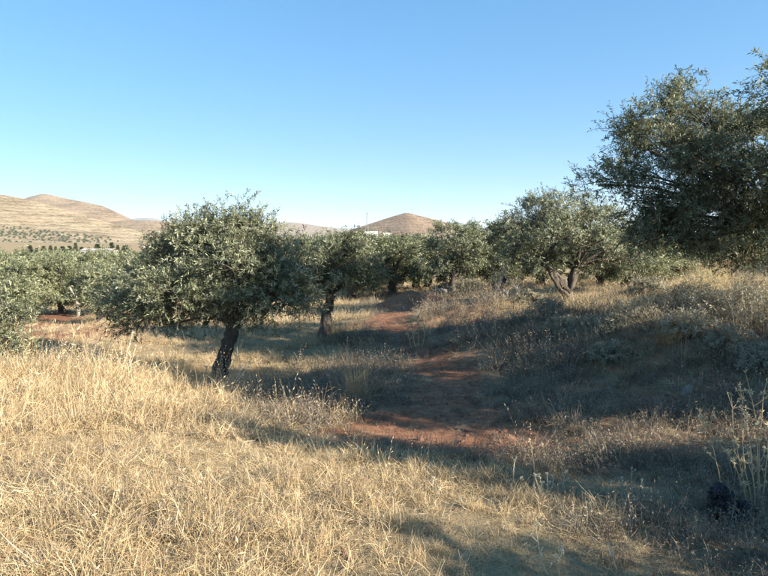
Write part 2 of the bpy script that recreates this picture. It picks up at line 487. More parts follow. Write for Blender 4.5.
def twig_mesh(rng, roots, dirs, lens, r):
    N = len(roots)
    ref = norm(rng.normal(size=(N, 3)))
    u = norm(np.cross(dirs, ref)); v = np.cross(dirs, u)
    mid = roots + dirs * lens[:, None] * .5; mid[:, 2] -= .055 * lens
    tip = roots + dirs * lens[:, None]; tip[:, 2] -= .22 * lens
    rings = []
    for c, s in ((roots, 1.0), (mid, .7), (tip, .3)):
        for a in (0, 2.1, 4.2):
            rings.append(c + r * s * (cos(a) * u + sin(a) * v))
    Vv = np.stack(rings, 1).reshape(-1, 3)
    base = np.arange(N)[:, None] * 9
    fl = []
    for q in (0, 3):
        for k in range(3):
            k2 = (k + 1) % 3
            fl.append(np.stack([base[:, 0] + q + k, base[:, 0] + q + k2, base[:, 0] + q + 3 + k2, base[:, 0] + q + 3 + k], 1))
    return Vv, np.concatenate(fl)

def bez(a, b, c, n):
    t = np.linspace(0, 1, n)[:, None]
    return (1 - t) ** 2 * a + 2 * t * (1 - t) * b + t * t * c

def olive(label, base, trunk, lobes, ntw, seed, leaf=(.066, .018), nl=18, tw=.34, group=None, cat='olive tree', name='olive_tree',
          forks=None, clump=.125, shoots=(), twigs=True, mat='olive', nclump=None, bias=0.0, limb_r=.42, keep=True, lobe_mat=None):
    """base: world point; trunk: list of (world point, radius) whose first lies at base; lobes: (centre, radii) in world;
    forks: for every lobe the index of the trunk point that its limb leaves"""
    rng = np.random.default_rng(seed); pr = random.Random(seed)
    base = np.asarray(base, float)
    root = empty(name, base)
    tag(root, label, cat, group)
    tp = [np.asarray(p, float) - base for p, r in trunk]; tr = [r for p, r in trunk]
    # smooth the trunk path
    mb = MB()
    fine = []; fr = []
    for i in range(len(tp) - 1):
        n = 5
        for j in range(n):
            s = j / n
            fine.append(tp[i] * (1 - s) + tp[i + 1] * s + np.array([pr.uniform(-1, 1), pr.uniform(-1, 1), 0]) * tr[i] * .10); fr.append(tr[i] * (1 - s) + tr[i + 1] * s)
    fine.append(tp[-1]); fr.append(tr[-1])
    fine = [fine[0] - np.array([0, 0, .25])] + fine; fr = [fr[0] * 1.7] + fr
    fr[1] *= 1.45
    mb.tube(fine, fr, 14, pr, .42)
    mb.build('trunk', M['bark'], root, True)
    cl = []; w_ = np.array([np.prod(r) ** .66 for c, r in lobes]); w_ /= w_.sum()
    nclump = nclump or max(40, ntw // 24)
    R0 = []; D0 = []; L0 = []; T0 = []
    fk = forks or [len(tp) - 1] * len(lobes)
    for (c, r), wt, fi in zip(lobes, w_, fk):
        c = np.asarray(c, float) - base; r = np.asarray(r, float)
        st = tp[fi]
        # limb from the fork into the lobe
        dvec = c - st
        ctrl = st + dvec * .45 + np.array([pr.uniform(-.15, .15), pr.uniform(-.15, .15), .18 * np.linalg.norm(dvec)])
        pth = bez(st, ctrl, c, 9) + rng.normal(0, .02, (9, 3)) * np.linspace(0, 1, 9)[:, None]
        r0 = tr[fi] * limb_r * (.8 + .4 * pr.random())
        lm = MB(); lm.tube(pth, np.linspace(r0, r0 * .28, 9), 7, pr, .12)
        k = max(3, int(round(nclump * wt)))
        dirs = norm(rng.normal(size=(k, 3)))
        dirs[:, 2] = np.where(dirs[:, 2] < -.7, -dirs[:, 2] * .5, dirs[:, 2]); dirs = norm(dirs)
        rho = rng.uniform(.45, .95, k) ** .8
        cc = c + dirs * r * rho[:, None]
        nt_ = max(2, int(round(ntw * wt / k)))
        for q in range(k):
            s = pth[pr.randint(4, 8)]
            md = (s + cc[q]) / 2 + rng.normal(0, .05, 3) + np.array([0, 0, .05])
            lm.tube(bez(s, md, cc[q], 5), np.linspace(r0 * .30, .006, 5), 4, cap=False)
            n = max(1, int(rng.normal(nt_, nt_ * .4)))
            rt = cc[q] + rng.normal(0, clump, (n, 3)) * np.array([1, 1, .8])
            dd = norm(dirs[q] * .75 + np.array([0, 0, .22]) + rng.normal(0, .5, (n, 3)))
            R0.append(rt); D0.append(dd); L0.append(tw * rng.uniform(.6, 1.35, n)); T0.append(np.full(n, rng.normal(0, .15)))
        lm.build('limb', M['bark'], root, True)
    for (sp, sd, n) in shoots:    # upright leading shoots
        sp = np.asarray(sp, float) - base; sd = np.asarray(sd, float)
        R0.append(sp + rng.normal(0, .12, (n, 3)) + np.outer(rng.random(n), sd)); D0.append(norm(sd + rng.normal(0, .35, (n, 3)))); L0.append(tw * rng.uniform(.6, 1.2, n)); T0.append(np.full(n, .05))
    R0, D0, L0, T0 = map(np.concatenate, (R0, D0, L0, T0))
    Vv, Fv, tint = leaf_mesh(rng, R0, D0, L0, nl, leaf[0], leaf[1], bias)
    tint = np.clip(tint + np.repeat(T0, nl), 0, 1)
    crown = link_mesh('crown', mesh_np('crown', Vv, Fv, False, {'tint': tint}), M[mat], root)
    if twigs:
        Vt, Ft = twig_mesh(rng, R0, D0, L0, .0042)
        kind(link_mesh('twigs', mesh_np('twigs', Vt, Ft), M['twig'], crown), 'stuff')
    return root
def copy_tree(o, parent=None):
    c = o.copy(); COL.objects.link(c)
    if parent is not None:
        c.parent = parent; c.matrix_parent_inverse = o.matrix_parent_inverse.copy()
    for ch in list(o.children): copy_tree(ch, c)
    return c
def LB(px, py, d, rx, ry, rd=None):
    """crown lobe: centre at a photo pixel and a distance, radii given in photo pixels"""
    s = d / F
    return (P(px, py, d), np.array([rx * s, (rd if rd else (rx + ry) / 2) * s, ry * s]) * .92)

# the knotty olive left of centre
b0 = GP(216, 10.2)
olive('large olive with leaning dark trunk left of centre, the nearest whole tree', b0,
      [(b0, .15), (P(221, 362, 10.2), .125), (P(229, 342, 10.2), .105), (P(236, 324, 10.2), .11)],
      [LB(140,292,10.5,30,26), LB(165,268,10.6,32,28), LB(190,250,10.4,34,28), LB(222,238,10.3,34,26), LB(256,246,10.3,32,28), LB(286,262,10.2,30,28),
       LB(300,290,10.1,24,24), LB(232,272,9.5,42,30,34), LB(185,292,9.6,38,24), LB(265,292,9.5,38,24), LB(215,262,11.3,52,36,40), LB(172,308,10.2,34,18), LB(282,308,10.1,28,18), LB(140,312,10.6,24,16), LB(165,326,10.5,24,10), LB(120,300,10.8,18,14), LB(225,306,9.7,30,14), LB(250,306,10.6,34,16), LB(200,308,10.8,34,16)],
      5600, 1, (.064, .0185), 19, .30, bias=.15,
      shoots=[(P(236, 226, 10.2), (.08, 0, .40), 26), (P(228, 228, 10.2), (-.02, 0, .25), 14), (P(243, 226, 10.2), (.1, 0, .3), 14), (P(204, 225, 10.3), (-.05, 0, .2), 10), (P(275, 236, 10.2), (.1, 0, .15), 10), (P(130, 280, 10.5), (-.25, 0, .1), 12)])
# second olive, behind and right of it
b0 = GP(324, 14.8)
olive('smaller olive with slim dark trunk just behind and right of the nearest one', b0,
      [(b0, .15), (P(326, 312, 14.8), .12), (P(331, 294, 14.8), .11)],
      [LB(300,268,15,22,22), LB(318,254,15,24,18), LB(344,254,14.8,24,18), LB(360,268,14.8,18,22), LB(332,272,14.2,28,20,24), LB(330,262,15.6,30,22,26), LB(348,284,14.6,22,14), LB(306,286,14.6,18,12)],
      2500, 2, (.075, .022), 16, .34, bias=.16, shoots=[(P(372, 262, 14.8), (.2, 0, .1), 10)])
# double-stemmed olive right of centre
b0 = GP(571, 17)
olive('broad olive with two dark stems forking at the ground, right of centre', b0,
      [(b0, .17), (P(569, 297, 17), .15), (P(558, 284, 17), .11), (P(550, 270, 17), .09), (P(569, 290, 17), .13), (P(576, 268, 17), .11)],
      [LB(517,240,17.2,18,26), LB(532,222,17.1,20,22), LB(555,212,17,22,18), LB(582,214,17,24,18), LB(606,224,17,22,22), LB(556,240,16.2,32,24,26),
       LB(592,246,16.2,28,20,24), LB(560,230,17.9,40,28,30), LB(622,246,17,18,22), LB(536,256,16.6,20,14), LB(606,260,16.8,24,14), LB(560,262,17.4,30,12), LB(515,262,17,16,12), LB(634,262,17,18,14)],
      3600, 3, (.075, .022), 17, .34, bias=.16, forks=[3,3,3,5,5,3,5,5,5,3,5,5,3,5], limb_r=.5)
# olive behind the dead bush
b0 = GP(452, 24)
olive('dark round olive beside the dead bush, right of the far cone hill', b0,
      [(b0, .2), (P(453, 280, 24), .16), (P(456, 268, 24), .14)],
      [LB(438,258,24,14,20), LB(450,240,24,16,16), LB(468,232,24,16,14), LB(484,242,24,14,18), LB(462,254,23.2,22,18,18), LB(492,258,24,12,16), LB(462,246,24.8,24,20,20), LB(450,272,23.8,22,10)],
      1700, 4, (.095, .03), 15, .36, bias=.12)
# the big olive on the bank at the right
b0 = GP(790, 10.8)
olive('tall spreading olive on the bank, its crown filling the right edge', b0,
      [(b0, .2), (P(784, 275, 10.8), .16), (P(776, 245, 10.8), .14)],
      [LB(598,184,10.4,20,9), LB(620,172,10.4,24,20), LB(628,142,10.5,18,20), LB(652,118,10.5,26,22), LB(688,108,10.6,28,20), LB(716,134,10.6,26,24), LB(744,140,10.6,24,26),
       LB(664,158,10.1,32,28), LB(705,170,10.0,36,30), LB(640,196,10.2,30,18), LB(680,205,10.0,34,20), LB(725,205,10.0,40,26), LB(765,190,10.2,40,40), LB(765,230,10.2,36,22), LB(700,150,11.6,50,40,40), LB(735,238,10.4,34,14), LB(655,215,10.4,26,14), LB(632,236,10.6,16,16), LB(700,240,10.1,38,13), LB(662,234,10.3,24,14), LB(748,256,10.2,36,14), LB(676,222,10.8,34,16), LB(722,250,10.7,34,12)],
      5900, 5, (.064, .019), 19, .32, bias=.03, limb_r=.28, shoots=[(P(585, 186, 10.4), (-.2, 0, .0), 8), (P(692, 92, 10.6), (0, 0, .2), 10), (P(660, 98, 10.5), (0, 0, .2), 8)])
b0 = GP(905, 8.6)
olive('overhanging olive cut by the right edge, twigs reaching into the sky', b0,
      [(b0, .2), (P(890, 260, 8.6), .16), (P(870, 220, 8.6), .14)],
      [LB(782,98,8.4,20,18), LB(800,72,8.4,22,26), LB(815,120,8.4,40,36), LB(800,170,8.4,36,36), LB(850,150,8.8,60,60), LB(810,225,8.4,40,34), LB(880,190,8.4,50,50), LB(865,90,8.6,40,40)],
      2300, 6, (.07, .021), 18, .34, bias=.0, shoots=[(P(764, 104, 8.4), (-.12, 0, .05), 8), (P(772, 74, 8.4), (-.08, 0, .12), 8)])
# two more along the bank, outside the picture: they shade the right foreground
for q, (x, y, lab, LL, nt_) in enumerate((
        (8.3, 3.9, 'olive on the bank beyond the right edge, shading the path',
         ((-.9,-.5,2.7,.9),(.7,.2,2.7,.9),(-.3,-.9,2.6,.8),(.3,.9,2.8,.9),(0,0,4.1,.95),(-.4,-.6,3.6,.85),(.4,.6,3.8,.85),(.1,.1,2.2,.95),(.0,-.5,4.7,.8),(.2,.6,4.9,.8),(0,0,5.5,.75),(0,-.4,5.2,.6),(-.3,-1.3,2.7,.6),(-.2,-1.3,3.4,.6),(-.2,-1.25,4.1,.55)), 3500),
        (7.0, .55, 'small olive beyond the right edge, shading the nearest weeds',
         ((0,.62,2.5,.40),(.3,.82,1.9,.42),(-.3,.72,1.7,.40),(.1,.70,3.0,.36),(0,.66,3.5,.30),(0,.9,1.4,.40),(-.4,-1.35,2.2,.5),(0,-1.45,1.8,.55),(.4,-1.4,2.1,.5),(0,-1.5,2.7,.42),(0,-2.1,1.9,.6)), 1500),
        (12.4, 2.9, 'olive of the second row beyond the right edge', ((-.8,0,2.2,.9),(.8,.3,2.2,.9),(0,-.9,2.2,.85),(0,.9,2.3,.9),(0,0,3.0,.95),(0,0,1.7,.9)), 1300),
        (9.6, 5.4, 'bushy olive beyond the right edge beside the bank', ((-.5,0,.9,.6),(.5,.3,1.0,.6),(0,-.5,.9,.6),(0,0,1.5,.6),(-.3,-.3,.7,.6)), 800),
        (5.4, 3.15, 'young olive just beyond the right edge near the thistles', ((-.2,0,.5,.42),(.2,.2,.6,.42),(0,-.2,.8,.4),(0,.15,1.0,.35),(0,.45,.6,.4),(0,-.5,.5,.4)), 700),
        (5.3, 1.25, 'low sapling just beyond the right edge, nearest the camera', ((-.2,0,.6,.4),(.2,.2,.6,.42),(0,-.2,.9,.4),(0,.15,1.15,.35),(0,-.6,.7,.42),(0,-.9,.9,.4)), 800))):
    b0 = np.array([x, y, gz(x, y)])
    L = [(b0 + np.array([dx, dy, dz]), np.array([r, r * .95, r * .85])) for dx, dy, dz, r in LL]
    olive(lab, b0, [(b0, .2), (b0 + np.array([.05, 0, .5]), .16), (b0 + np.array([-.05, .05, .95]), .14)], L, int(nt_ * 1.25), 60 + q, (.095, .033), 16, .32, twigs=False)
# young olive at the left edge
b0 = GP(-2, 10.6)
olive('bushy young olive cut by the left edge, leafy down to the ground', b0,
      [(b0, .06), (P(-1, 350, 10.6), .05), (P(0, 320, 10.6), .04)],
      [LB(2,300,10.6,18,20), LB(12,322,10.6,16,22), LB(-14,320,10.6,22,26), LB(8,352,10.5,20,22), LB(-16,356,10.6,26,26), LB(16,372,10.6,14,14)],
      1000, 7, (.066, .02), 16, .26, bias=.2)

# ---- prototypes for the orchard behind: three crowns, copied with their parts
def proto(seed, w_, h, tall):
    rng = random.Random(seed); L = []
    for q in range(13):
        a = q * 2.4 + rng.random(); rr = w_ * rng.uniform(.35, .62)
        L.append((np.array([rr * cos(a), rr * sin(a), h * (.30, .50, .72)[q % 3]]), np.array([w_ * .42, w_ * .42, h * .2])))
    L.append((np.array([0, 0, h * .84]), np.array([w_ * .4, w_ * .4, h * .14])))
    z = np.zeros(3)
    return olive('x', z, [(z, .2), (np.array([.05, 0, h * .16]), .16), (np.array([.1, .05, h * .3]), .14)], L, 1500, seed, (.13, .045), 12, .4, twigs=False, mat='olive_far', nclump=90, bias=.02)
protos = [proto(101, 1.7, 3.4, 0), proto(102, 1.9, 3.3, 0), proto(103, 1.6, 3.7, 0)]
used = [False] * 3
_pc = 0
ALLTREES = []
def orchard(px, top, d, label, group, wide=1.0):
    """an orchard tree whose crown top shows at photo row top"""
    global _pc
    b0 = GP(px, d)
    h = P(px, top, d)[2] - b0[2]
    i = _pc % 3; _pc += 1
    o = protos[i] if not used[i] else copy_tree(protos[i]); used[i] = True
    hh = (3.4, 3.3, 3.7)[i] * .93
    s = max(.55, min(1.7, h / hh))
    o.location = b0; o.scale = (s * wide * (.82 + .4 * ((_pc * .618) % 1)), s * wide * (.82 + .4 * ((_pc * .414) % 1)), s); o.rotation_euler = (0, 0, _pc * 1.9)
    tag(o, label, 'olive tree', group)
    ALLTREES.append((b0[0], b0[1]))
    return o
G1 = 'orchard olives beyond the left slope'
for px, top, d, lab in ((22, 262, 24, 'pale olive above the red bank, leftmost of the near orchard row'), (62, 258, 26, 'olive behind the grey dead trunk in the left hollow'),
                        (100, 264, 21, 'olive touching the left side of the nearest olive, dark low skirt'), (128, 258, 25, 'olive crown half hidden behind the left side of the nearest olive'),
                        (-18, 256, 30, 'olive crown cut by the left edge above the young olive')):
    orchard(px, top, d, lab, G1, 1.05)
G2 = 'olive crowns in the middle distance'
for px, top, d, lab in ((392, 238, 27, 'olive behind and right of the slim-trunked olive, under the far cone hill'), (416, 241, 30, 'small olive crown left of the dark round olive'),
                        (365, 237, 37, 'olive crown below the white hill houses'), (342, 236, 33, 'olive crown peeking over the slim-trunked olive'),
                        (375, 236, 30, 'pale olive crown right behind the slim-trunked olive'), (428, 236, 31, 'olive crown filling the gap left of the dark round olive'), (352, 240, 26, 'pale olive crown against the right side of the slim-trunked olive'), (495, 236, 25, 'low olive crown just right of the dark round olive'), (540, 232, 27, 'olive crown behind the left half of the two-stemmed olive'), (600, 228, 26, 'olive crown behind the right half of the two-stemmed olive'), (625, 232, 19.5, 'pale olive against the right side of the two-stemmed olive'),
                        (505, 222, 29, 'olive crown in the gap between dark round olive and two-stemmed olive'), (640, 222, 21, 'pale olive behind the drooping left limb of the tall olive'),
                        (668, 236, 24, 'olive seen under the tall crown at right, left one'), (704, 240, 27, 'olive seen under the tall crown at right, middle one'), (745, 236, 26, 'olive seen under the tall crown at right, right one')):
    orchard(px, top, d, lab, G2, 1.25)
rng = random.Random(9)
G3 = 'far orchard olives reading as one band of crowns'
n3 = 0
for d, st in ((36, 34), (45, 30), (56, 26), (70, 24), (90, 20), (115, 16)):
    px = -40 + rng.uniform(0, st)
    while px < 420:
        top = 250.5 + (3.5 if px < 235 else 0) + (d < 60) * rng.uniform(-1.5, 4) + rng.uniform(-2, 2) - (6 if px > 240 else 0) * (d < 80)
        if not (330 < px and d < 40):
            orchard(px, top, d * rng.uniform(.95, 1.05), 'distant grey-green olive among the crowded crowns below the hills', G3)
        px += st * rng.uniform(.8, 1.25) * (1.0 if px < 240 else 1.5)
for px, top, d in ((470, 238, 50), (520, 238, 45), (560, 236, 48), (610, 238, 40), (660, 240, 38), (720, 240, 40), (765, 238, 36)):
    orchard(px, top, d, 'distant grey-green olive among the crowded crowns below the hills' if px < 600 else 'distant olive seen under the tall right-hand crown', G3 if px < 600 else 'far olives under the right crown')
for i in range(3):
    if not used[i]: raise SystemExit('unused prototype')

# ---- olives in rows on the left hill: a few pixels each, one clumpy crown shared by all
rng = np.random.default_rng(5)
def blob_leaves(seed, n, ll, lw, shape):
    r = np.random.default_rng(seed)
    d = norm(r.normal(size=(n, 3))) * (r.uniform(.3, 1, (n, 1)) ** .5) * np.array(shape)
    d[:, 2] += shape[2] * 1.05
    a = norm(r.normal(size=(n, 3))); b = norm(np.cross(a, r.normal(size=(n, 3))))
    Vv = np.stack([d - a * ll, d + b * lw, d + a * ll, d - b * lw], 1).reshape(-1, 3)
    return mesh_np('crown', Vv, np.arange(n * 4).reshape(-1, 4), False, {'tint': np.clip(r.normal(.3, .2, n), 0, 1)})
hm = blob_leaves(3, 90, .8, .6, (1.7, 1.7, 1.5)); hm.materials.append(M['cypress'])
cnt = 0
for row in range(22):
    yd = 660 + row * 8 + (20 if row > 8 else 0)
    for k in range(79):
        x = -690 + k * 8.5 + (row % 2) * 5 + rng.normal(0, 2.4); y = yd + rng.normal(0, 1.5) + .12 * (x + 250)
        px = 384 + x / y * F
        if not (-25 < px < 132) or px > 95 + 30 * rng.random() or (row < 8 and rng.random() < .5) or rng.random() < .2: continue
        o = bpy.data.objects.new('hillside_tree', hm); COL.objects.link(o)
        s = rng.uniform(.5, .9)
        o.location = (x, y, float(h_left(np.array([x]), np.array([y]))[0]) - .2); o.scale = (s, s, s); o.rotation_euler = (0, 0, rng.random() * 6)
        tag(o, 'tiny dark olive in the planted rows on the left hill', 'tree', 'olive rows on the left hill'); cnt += 1
# ---- row of conical trees in the valley
def conif(seed):
    r = np.random.default_rng(seed); n = 420
    t = r.random(n); rad = (1 - t) ** .8 * .95 + .08; a = r.random(n) * 2 * pi
    c = np.c_[rad * np.cos(a), rad * np.sin(a), t * 6.2 + .5]
    aa = norm(np.c_[np.cos(a), np.sin(a), .9 + r.normal(0, .3, n)]); bb = norm(np.cross(aa, r.normal(size=(n, 3))))
    Vv = np.stack([c - aa * .3, c + bb * .22, c + aa * .45, c - bb * .22], 1).reshape(-1, 3)
    return mesh_np('crown', Vv, np.arange(n * 4).reshape(-1, 4), False, {'tint': np.clip(r.normal(.4, .2, n), 0, 1)})
cm = conif(4); cm.materials.append(M['cypress'])
tkm = mesh_py('trunk', *(lambda q: (q.v, q.f))(MB().tube([(0, 0, -.5), (0, 0, 2), (0, 0, 5)], [.16, .12, .03], 6))); tkm.materials.append(M['bark'])
rng = random.Random(12)
for px, top in ((30,243),(37,245),(44,244),(51,242),(56,245),(63,243),(70,245),(76,242),(82,243),(89,242),(98,240),(104,242),(112,240),(118,243),(126,242)):
    d = 235 + rng.uniform(-8, 8); b0 = GP(px, d); h = P(px, top, d)[2] - b0[2]
    e = empty('conical_tree', b0); tag(e, 'dark green conical tree in the valley row below the left hill', 'tree', 'conical trees in the valley row')
    s = h / 6.7 * rng.uniform(.75, 1.1); s *= .86; wv = rng.uniform(1.2, 3.0) * s
    e.scale = (wv, wv, s); e.rotation_euler = (0, 0, rng.random() * 6)
    link_mesh('crown', cm, None, e); link_mesh('trunk', tkm, None, e)

# ---------------------------------------------------------------- far buildings and the mast
def house(label, px0, px1, top, d, depth, hgt, nwin, mat='whitewall'):
    a, b_ = P(px0, top, d), P(px1, top, d)
    wd = b_[0] - a[0]; c = (a + b_) / 2; zt = a[2]; zb = min(zt - hgt, gz(c[0], d) - .3)
    e = empty('house', (c[0], d, zb)); H = zt - zb
    tag(e, label, 'house', 'far white houses')
    MB().box((0, depth / 2, H / 2), (wd, depth, H)).build('wall', M[mat], e)
    MB().box((0, depth / 2, H + .1), (wd - .5, depth - .5, .2)).build('roof', M['roofgrey'], e)
    pm = MB()
    pm.box((0, .12, H + .25), (wd + .1, .25, .5)); pm.box((0, depth - .12, H + .25), (wd + .1, .25, .5))
    pm.box((-wd / 2 + .1, depth / 2, H + .25), (.25, depth - .5, .498)); pm.box((wd / 2 - .1, depth / 2, H + .25), (.25, depth - .5, .498))
    pm.build('parapet', M[mat], e)
    for k in range(nwin):
        x = (k + .5) / nwin * wd - wd / 2
        f = MB().box((x, -.02, H - 1.6), (1.0, .1, 1.1)).build('window', M['concrete'], e)
        MB().box((x, -.08, H - 1.6), (.85, .06, .95)).build('pane', M['glassdark'], f)
    return e
house('white two-storey house under the lattice mast, the larger block', 364.5, 377.5, 232.0, 400, 8, 7, 2)
house('white lower wing left of the larger white house', 353.5, 365, 234.8, 404, 7, 5, 2)
house('small white house right of the mast, apart from the others', 383.5, 391, 233.6, 408, 7, 5, 1)
house('small white house below the brown hill, left of the nearest olive', 141, 149, 247.5, 330, 6, 4, 2)
house('white house half hidden by the top left of the nearest olive', 166, 174, 246.5, 320, 6, 4, 1)
# long low shed
a, b_ = P(80, 249.2, 205), P(111, 249.2, 205)
zg = gz((a[0] + b_[0]) / 2, 205)
e = empty('long_shed', ((a[0] + b_[0]) / 2, 205, zg)); wd = b_[0] - a[0]; H = a[2] - zg
tag(e, 'long low pale shed in front of the row of conical trees', 'shed')
MB().box((0, 3, H / 2 - .2), (wd, 6, H - .3)).build('wall', M['concrete'], e)
rm = MB(); q = wd / 2 + .3
rm.poly([(-q, -.3, H - .35), (q, -.3, H - .35), (q, 3, H + .25), (-q, 3, H + .25)]); rm.poly([(-q, 3, H + .25), (q, 3, H + .25), (q, 6.3, H - .35), (-q, 6.3, H - .35)])
rm.build('roof', M['roofgrey'], e)
for k in range(4):
    x = (k + .5) / 4 * wd - wd / 2
    f = MB().box((x, -.02, H - 1.3), (1.2, .1, .9)).build('window', M['concrete'], e)
    MB().box((x, -.08, H - 1.3), (1.0, .06, .7)).build('pane', M['glassdark'], f)
# lattice mast
d = 430; b0 = GP(367, d); tp_ = P(366.5, 209.5, d); H = tp_[2] - b0[2]
e = empty('lattice_mast', b0); tag(e, 'thin grey lattice mast above the white houses, left of the cone hill', 'mast')
def half(z): return 1.3 * (1 - z / H) + .22
for sx, sy in ((-1,-1),(1,-1),(1,1),(-1,1)):
    MB().tube([(sx * half(0), sy * half(0), -.5), (sx * half(H * .9), sy * half(H * .9), H * .9)], [.15, .11], 4).build('leg', M['metal'], e)
br = MB(); nb = 12
for k in range(nb):
    z0, z1 = H * .9 * k / nb, H * .9 * (k + 1) / nb; h0, h1 = half(z0), half(z1)
    c0 = [(-h0,-h0,z0),(h0,-h0,z0),(h0,h0,z0),(-h0,h0,z0)]; c1 = [(-h1,-h1,z1),(h1,-h1,z1),(h1,h1,z1),(-h1,h1,z1)]
    for i in range(4):
        br.tube([c0[i], c1[(i + 1) % 4]], [.075, .075], 4); br.tube([c1[i], c1[(i + 1) % 4]], [.07, .07], 4)
br.build('bracing', M['metal'], e)
MB().tube([(0, 0, H * .88), (0, 0, H)], [.12, .06], 6).build('antenna', M['metal'], e)

# ---------------------------------------------------------------- dry grass and litter (scattered stuff)
def blades(rng, n, L, lean, width, spread, curl=.5, bias=.0, seg=3, heads=0.0, comb=None):
    """n tapering curved blades -> triangle mesh arrays"""
    r = np.sqrt(rng.random(n)) * spread; a = rng.random(n) * 2 * pi
    base = np.c_[r * np.cos(a), r * np.sin(a), np.full(n, -.02)]
    ln = rng.uniform(L[0], L[1], n)
    az = rng.random(n) * 2 * pi
    if comb is not None: az = comb + rng.normal(0, .8, n)
    el = np.radians(rng.uniform(lean[0], lean[1], n))
    hd = np.c_[np.cos(az), np.sin(az), np.zeros(n)]
    side = np.c_[-np.sin(az), np.cos(az), np.zeros(n)]
    tw = rng.uniform(-1.2, 1.2, n)[:, None]
    side = norm(side * np.cos(tw) + np.array([0, 0, 1.0]) * np.sin(tw))
    p = base; pts_ = [p]; e = el.copy(); crl = rng.normal(.25, .5, n) * curl
    for k in range(seg):
        p = p + (hd * np.cos(e)[:, None] + np.array([0, 0, 1.0]) * np.sin(e)[:, None]) * (ln / seg)[:, None]
        pts_.append(p); e = e - crl
        hd = norm(hd + rng.normal(0, .12, (n, 3)) * np.array([1, 1, 0]))
    wds = np.linspace(1, .25, seg + 1) * width * .5
    Vl = []
    for k in range(seg + 1):
        wk = wds[k] * rng.uniform(.7, 1.3, (n, 1))
        Vl += [pts_[k] - side * wk, pts_[k] + side * wk]
    Vv = np.stack(Vl, 1).reshape(-1, 3); base_i = np.arange(n) * (2 * (seg + 1)); fl = []
    for k in range(seg):
        o = 2 * k
        fl.append(np.stack([base_i + o, base_i + o + 1, base_i + o + 3, base_i + o + 2], 1))
    Fv = np.stack(fl, 1).reshape(-1, 4)
    tint = np.repeat(np.clip(rng.normal(.5 + bias, .2, n), 0, 1), seg)
    if heads > 0:    # seed heads: small spindles of leafy quads at the tips
        hsel = np.where(rng.random(n) < heads)[0]
        vs_, fs_, ts_ = [], [], []; o = len(Vv)
        for i in hsel:
            tip = pts_[-1][i]; dr = norm(pts_[-1][i] - pts_[-2][i])
            for j in range(5):
                c = tip - dr * .018 * j * 2; q = norm(dr + rng.normal(0, .55, 3)); s2 = norm(np.cross(q, rng.normal(size=3)))
                vs_ += [c, c + q * .014 + s2 * .0035, c + q * .030, c + q * .014 - s2 * .0035]
                fs_.append((o, o + 1, o + 2, o + 3)); o += 4; ts_.append(min(1, .6 + bias + rng.normal(0, .1)))
        if vs_:
            Vv = np.concatenate([Vv, np.array(vs_)]); Fv = np.concatenate([Fv, np.array(fs_)]); tint = np.concatenate([tint, np.array(ts_)])
    return Vv, Fv, tint
def tuft_object(name, args, mat, coll):
    V_, F_, T_ = [], [], []; o = 0
    for a in args:
        v, f, tt = blades(**a); V_.append(v); F_.append(f + o); T_.append(tt); o += len(v)
    me = mesh_np(name, np.concatenate(V_), np.concatenate(F_), False, {'tint': np.concatenate(T_)})
    me.materials.append(M[mat])
    ob = bpy.data.objects.new(name, me)
    coll.objects.link(ob)
    return ob
rg = np.random.default_rng(77)
tufts = bpy.data.collections.new('grass_tufts')
# 0-2 matted straw, 3-5 mixed tufts, 6-7 tall with seed heads, 8-9 brown weeds darkened for shade, 10 golden
for k in range(3):
    tuft_object('tuft_%02d' % k, [dict(rng=rg, n=46, L=(.08, .26), lean=(0, 30), width=.0046, spread=.13, curl=.4), dict(rng=rg, n=34, L=(.04, .13), lean=(15, 75), width=.004, spread=.10, curl=.9, bias=.08)], 'straw', tufts)
for k in range(3, 6):
    tuft_object('tuft_%02d' % k, [dict(rng=rg, n=44, L=(.09, .24), lean=(25, 82), width=.004, spread=.085, curl=1.0, bias=.06), dict(rng=rg, n=24, L=(.08, .2), lean=(5, 40), width=.0045, spread=.11, curl=.8, bias=-.12)], 'straw', tufts)
for k in range(6, 8):
    tuft_object('tuft_%02d' % k, [dict(rng=rg, n=7, L=(.26, .46), lean=(50, 86), width=.0036, spread=.07, curl=.35, bias=.05, heads=.3), dict(rng=rg, n=26, L=(.10, .26), lean=(20, 75), width=.0048, spread=.09, curl=.8)], 'straw', tufts)
for k in range(8, 10):
    tuft_object('tuft_%02d' % k, [dict(rng=rg, n=40, L=(.06, .18), lean=(5, 75), width=.0048, spread=.11, curl=1.2), dict(rng=rg, n=4, L=(.16, .30), lean=(45, 85), width=.0036, spread=.08, curl=.5, bias=.1, heads=.25)], 'brownweed_shaded', tufts)
for k in (11, 12):
    tuft_object('tuft_%02d' % k, [dict(rng=rg, n=22, L=(.14, .36), lean=(35, 86), width=.0042, spread=.1, curl=.7, bias=.08, heads=.5), dict(rng=rg, n=34, L=(.05, .16), lean=(5, 70), width=.006, spread=.13, curl=1.3, bias=-.05)], 'brownweed_shaded', tufts)
tuft_object('tuft_10', [dict(rng=rg, n=46, L=(.2, .55), lean=(45, 86), width=.0042, spread=.1, curl=.5, bias=.05, heads=.2)], 'gold', tufts)
clods = bpy.data.collections.new('clods_and_pebbles')
import bmesh
def rock_mesh(name, seed, sub=1, amp=.35, squash=.65):
    bm = bmesh.new(); bmesh.ops.create_icosphere(bm, subdivisions=sub, radius=1)
    r = random.Random(seed); offs = [Vector((r.gauss(0, 1), r.gauss(0, 1), r.gauss(0, 1))).normalized() for _ in range(7)]
    for v in bm.verts:
        k = 1.0
        for o_ in offs: k -= amp * max(0, v.co.normalized().dot(o_) - .55)
        v.co *= k * (1 + r.uniform(-.06, .06)); v.co.z *= squash
    me = bpy.data.meshes.new(name); bm.to_mesh(me); bm.free()
    return me
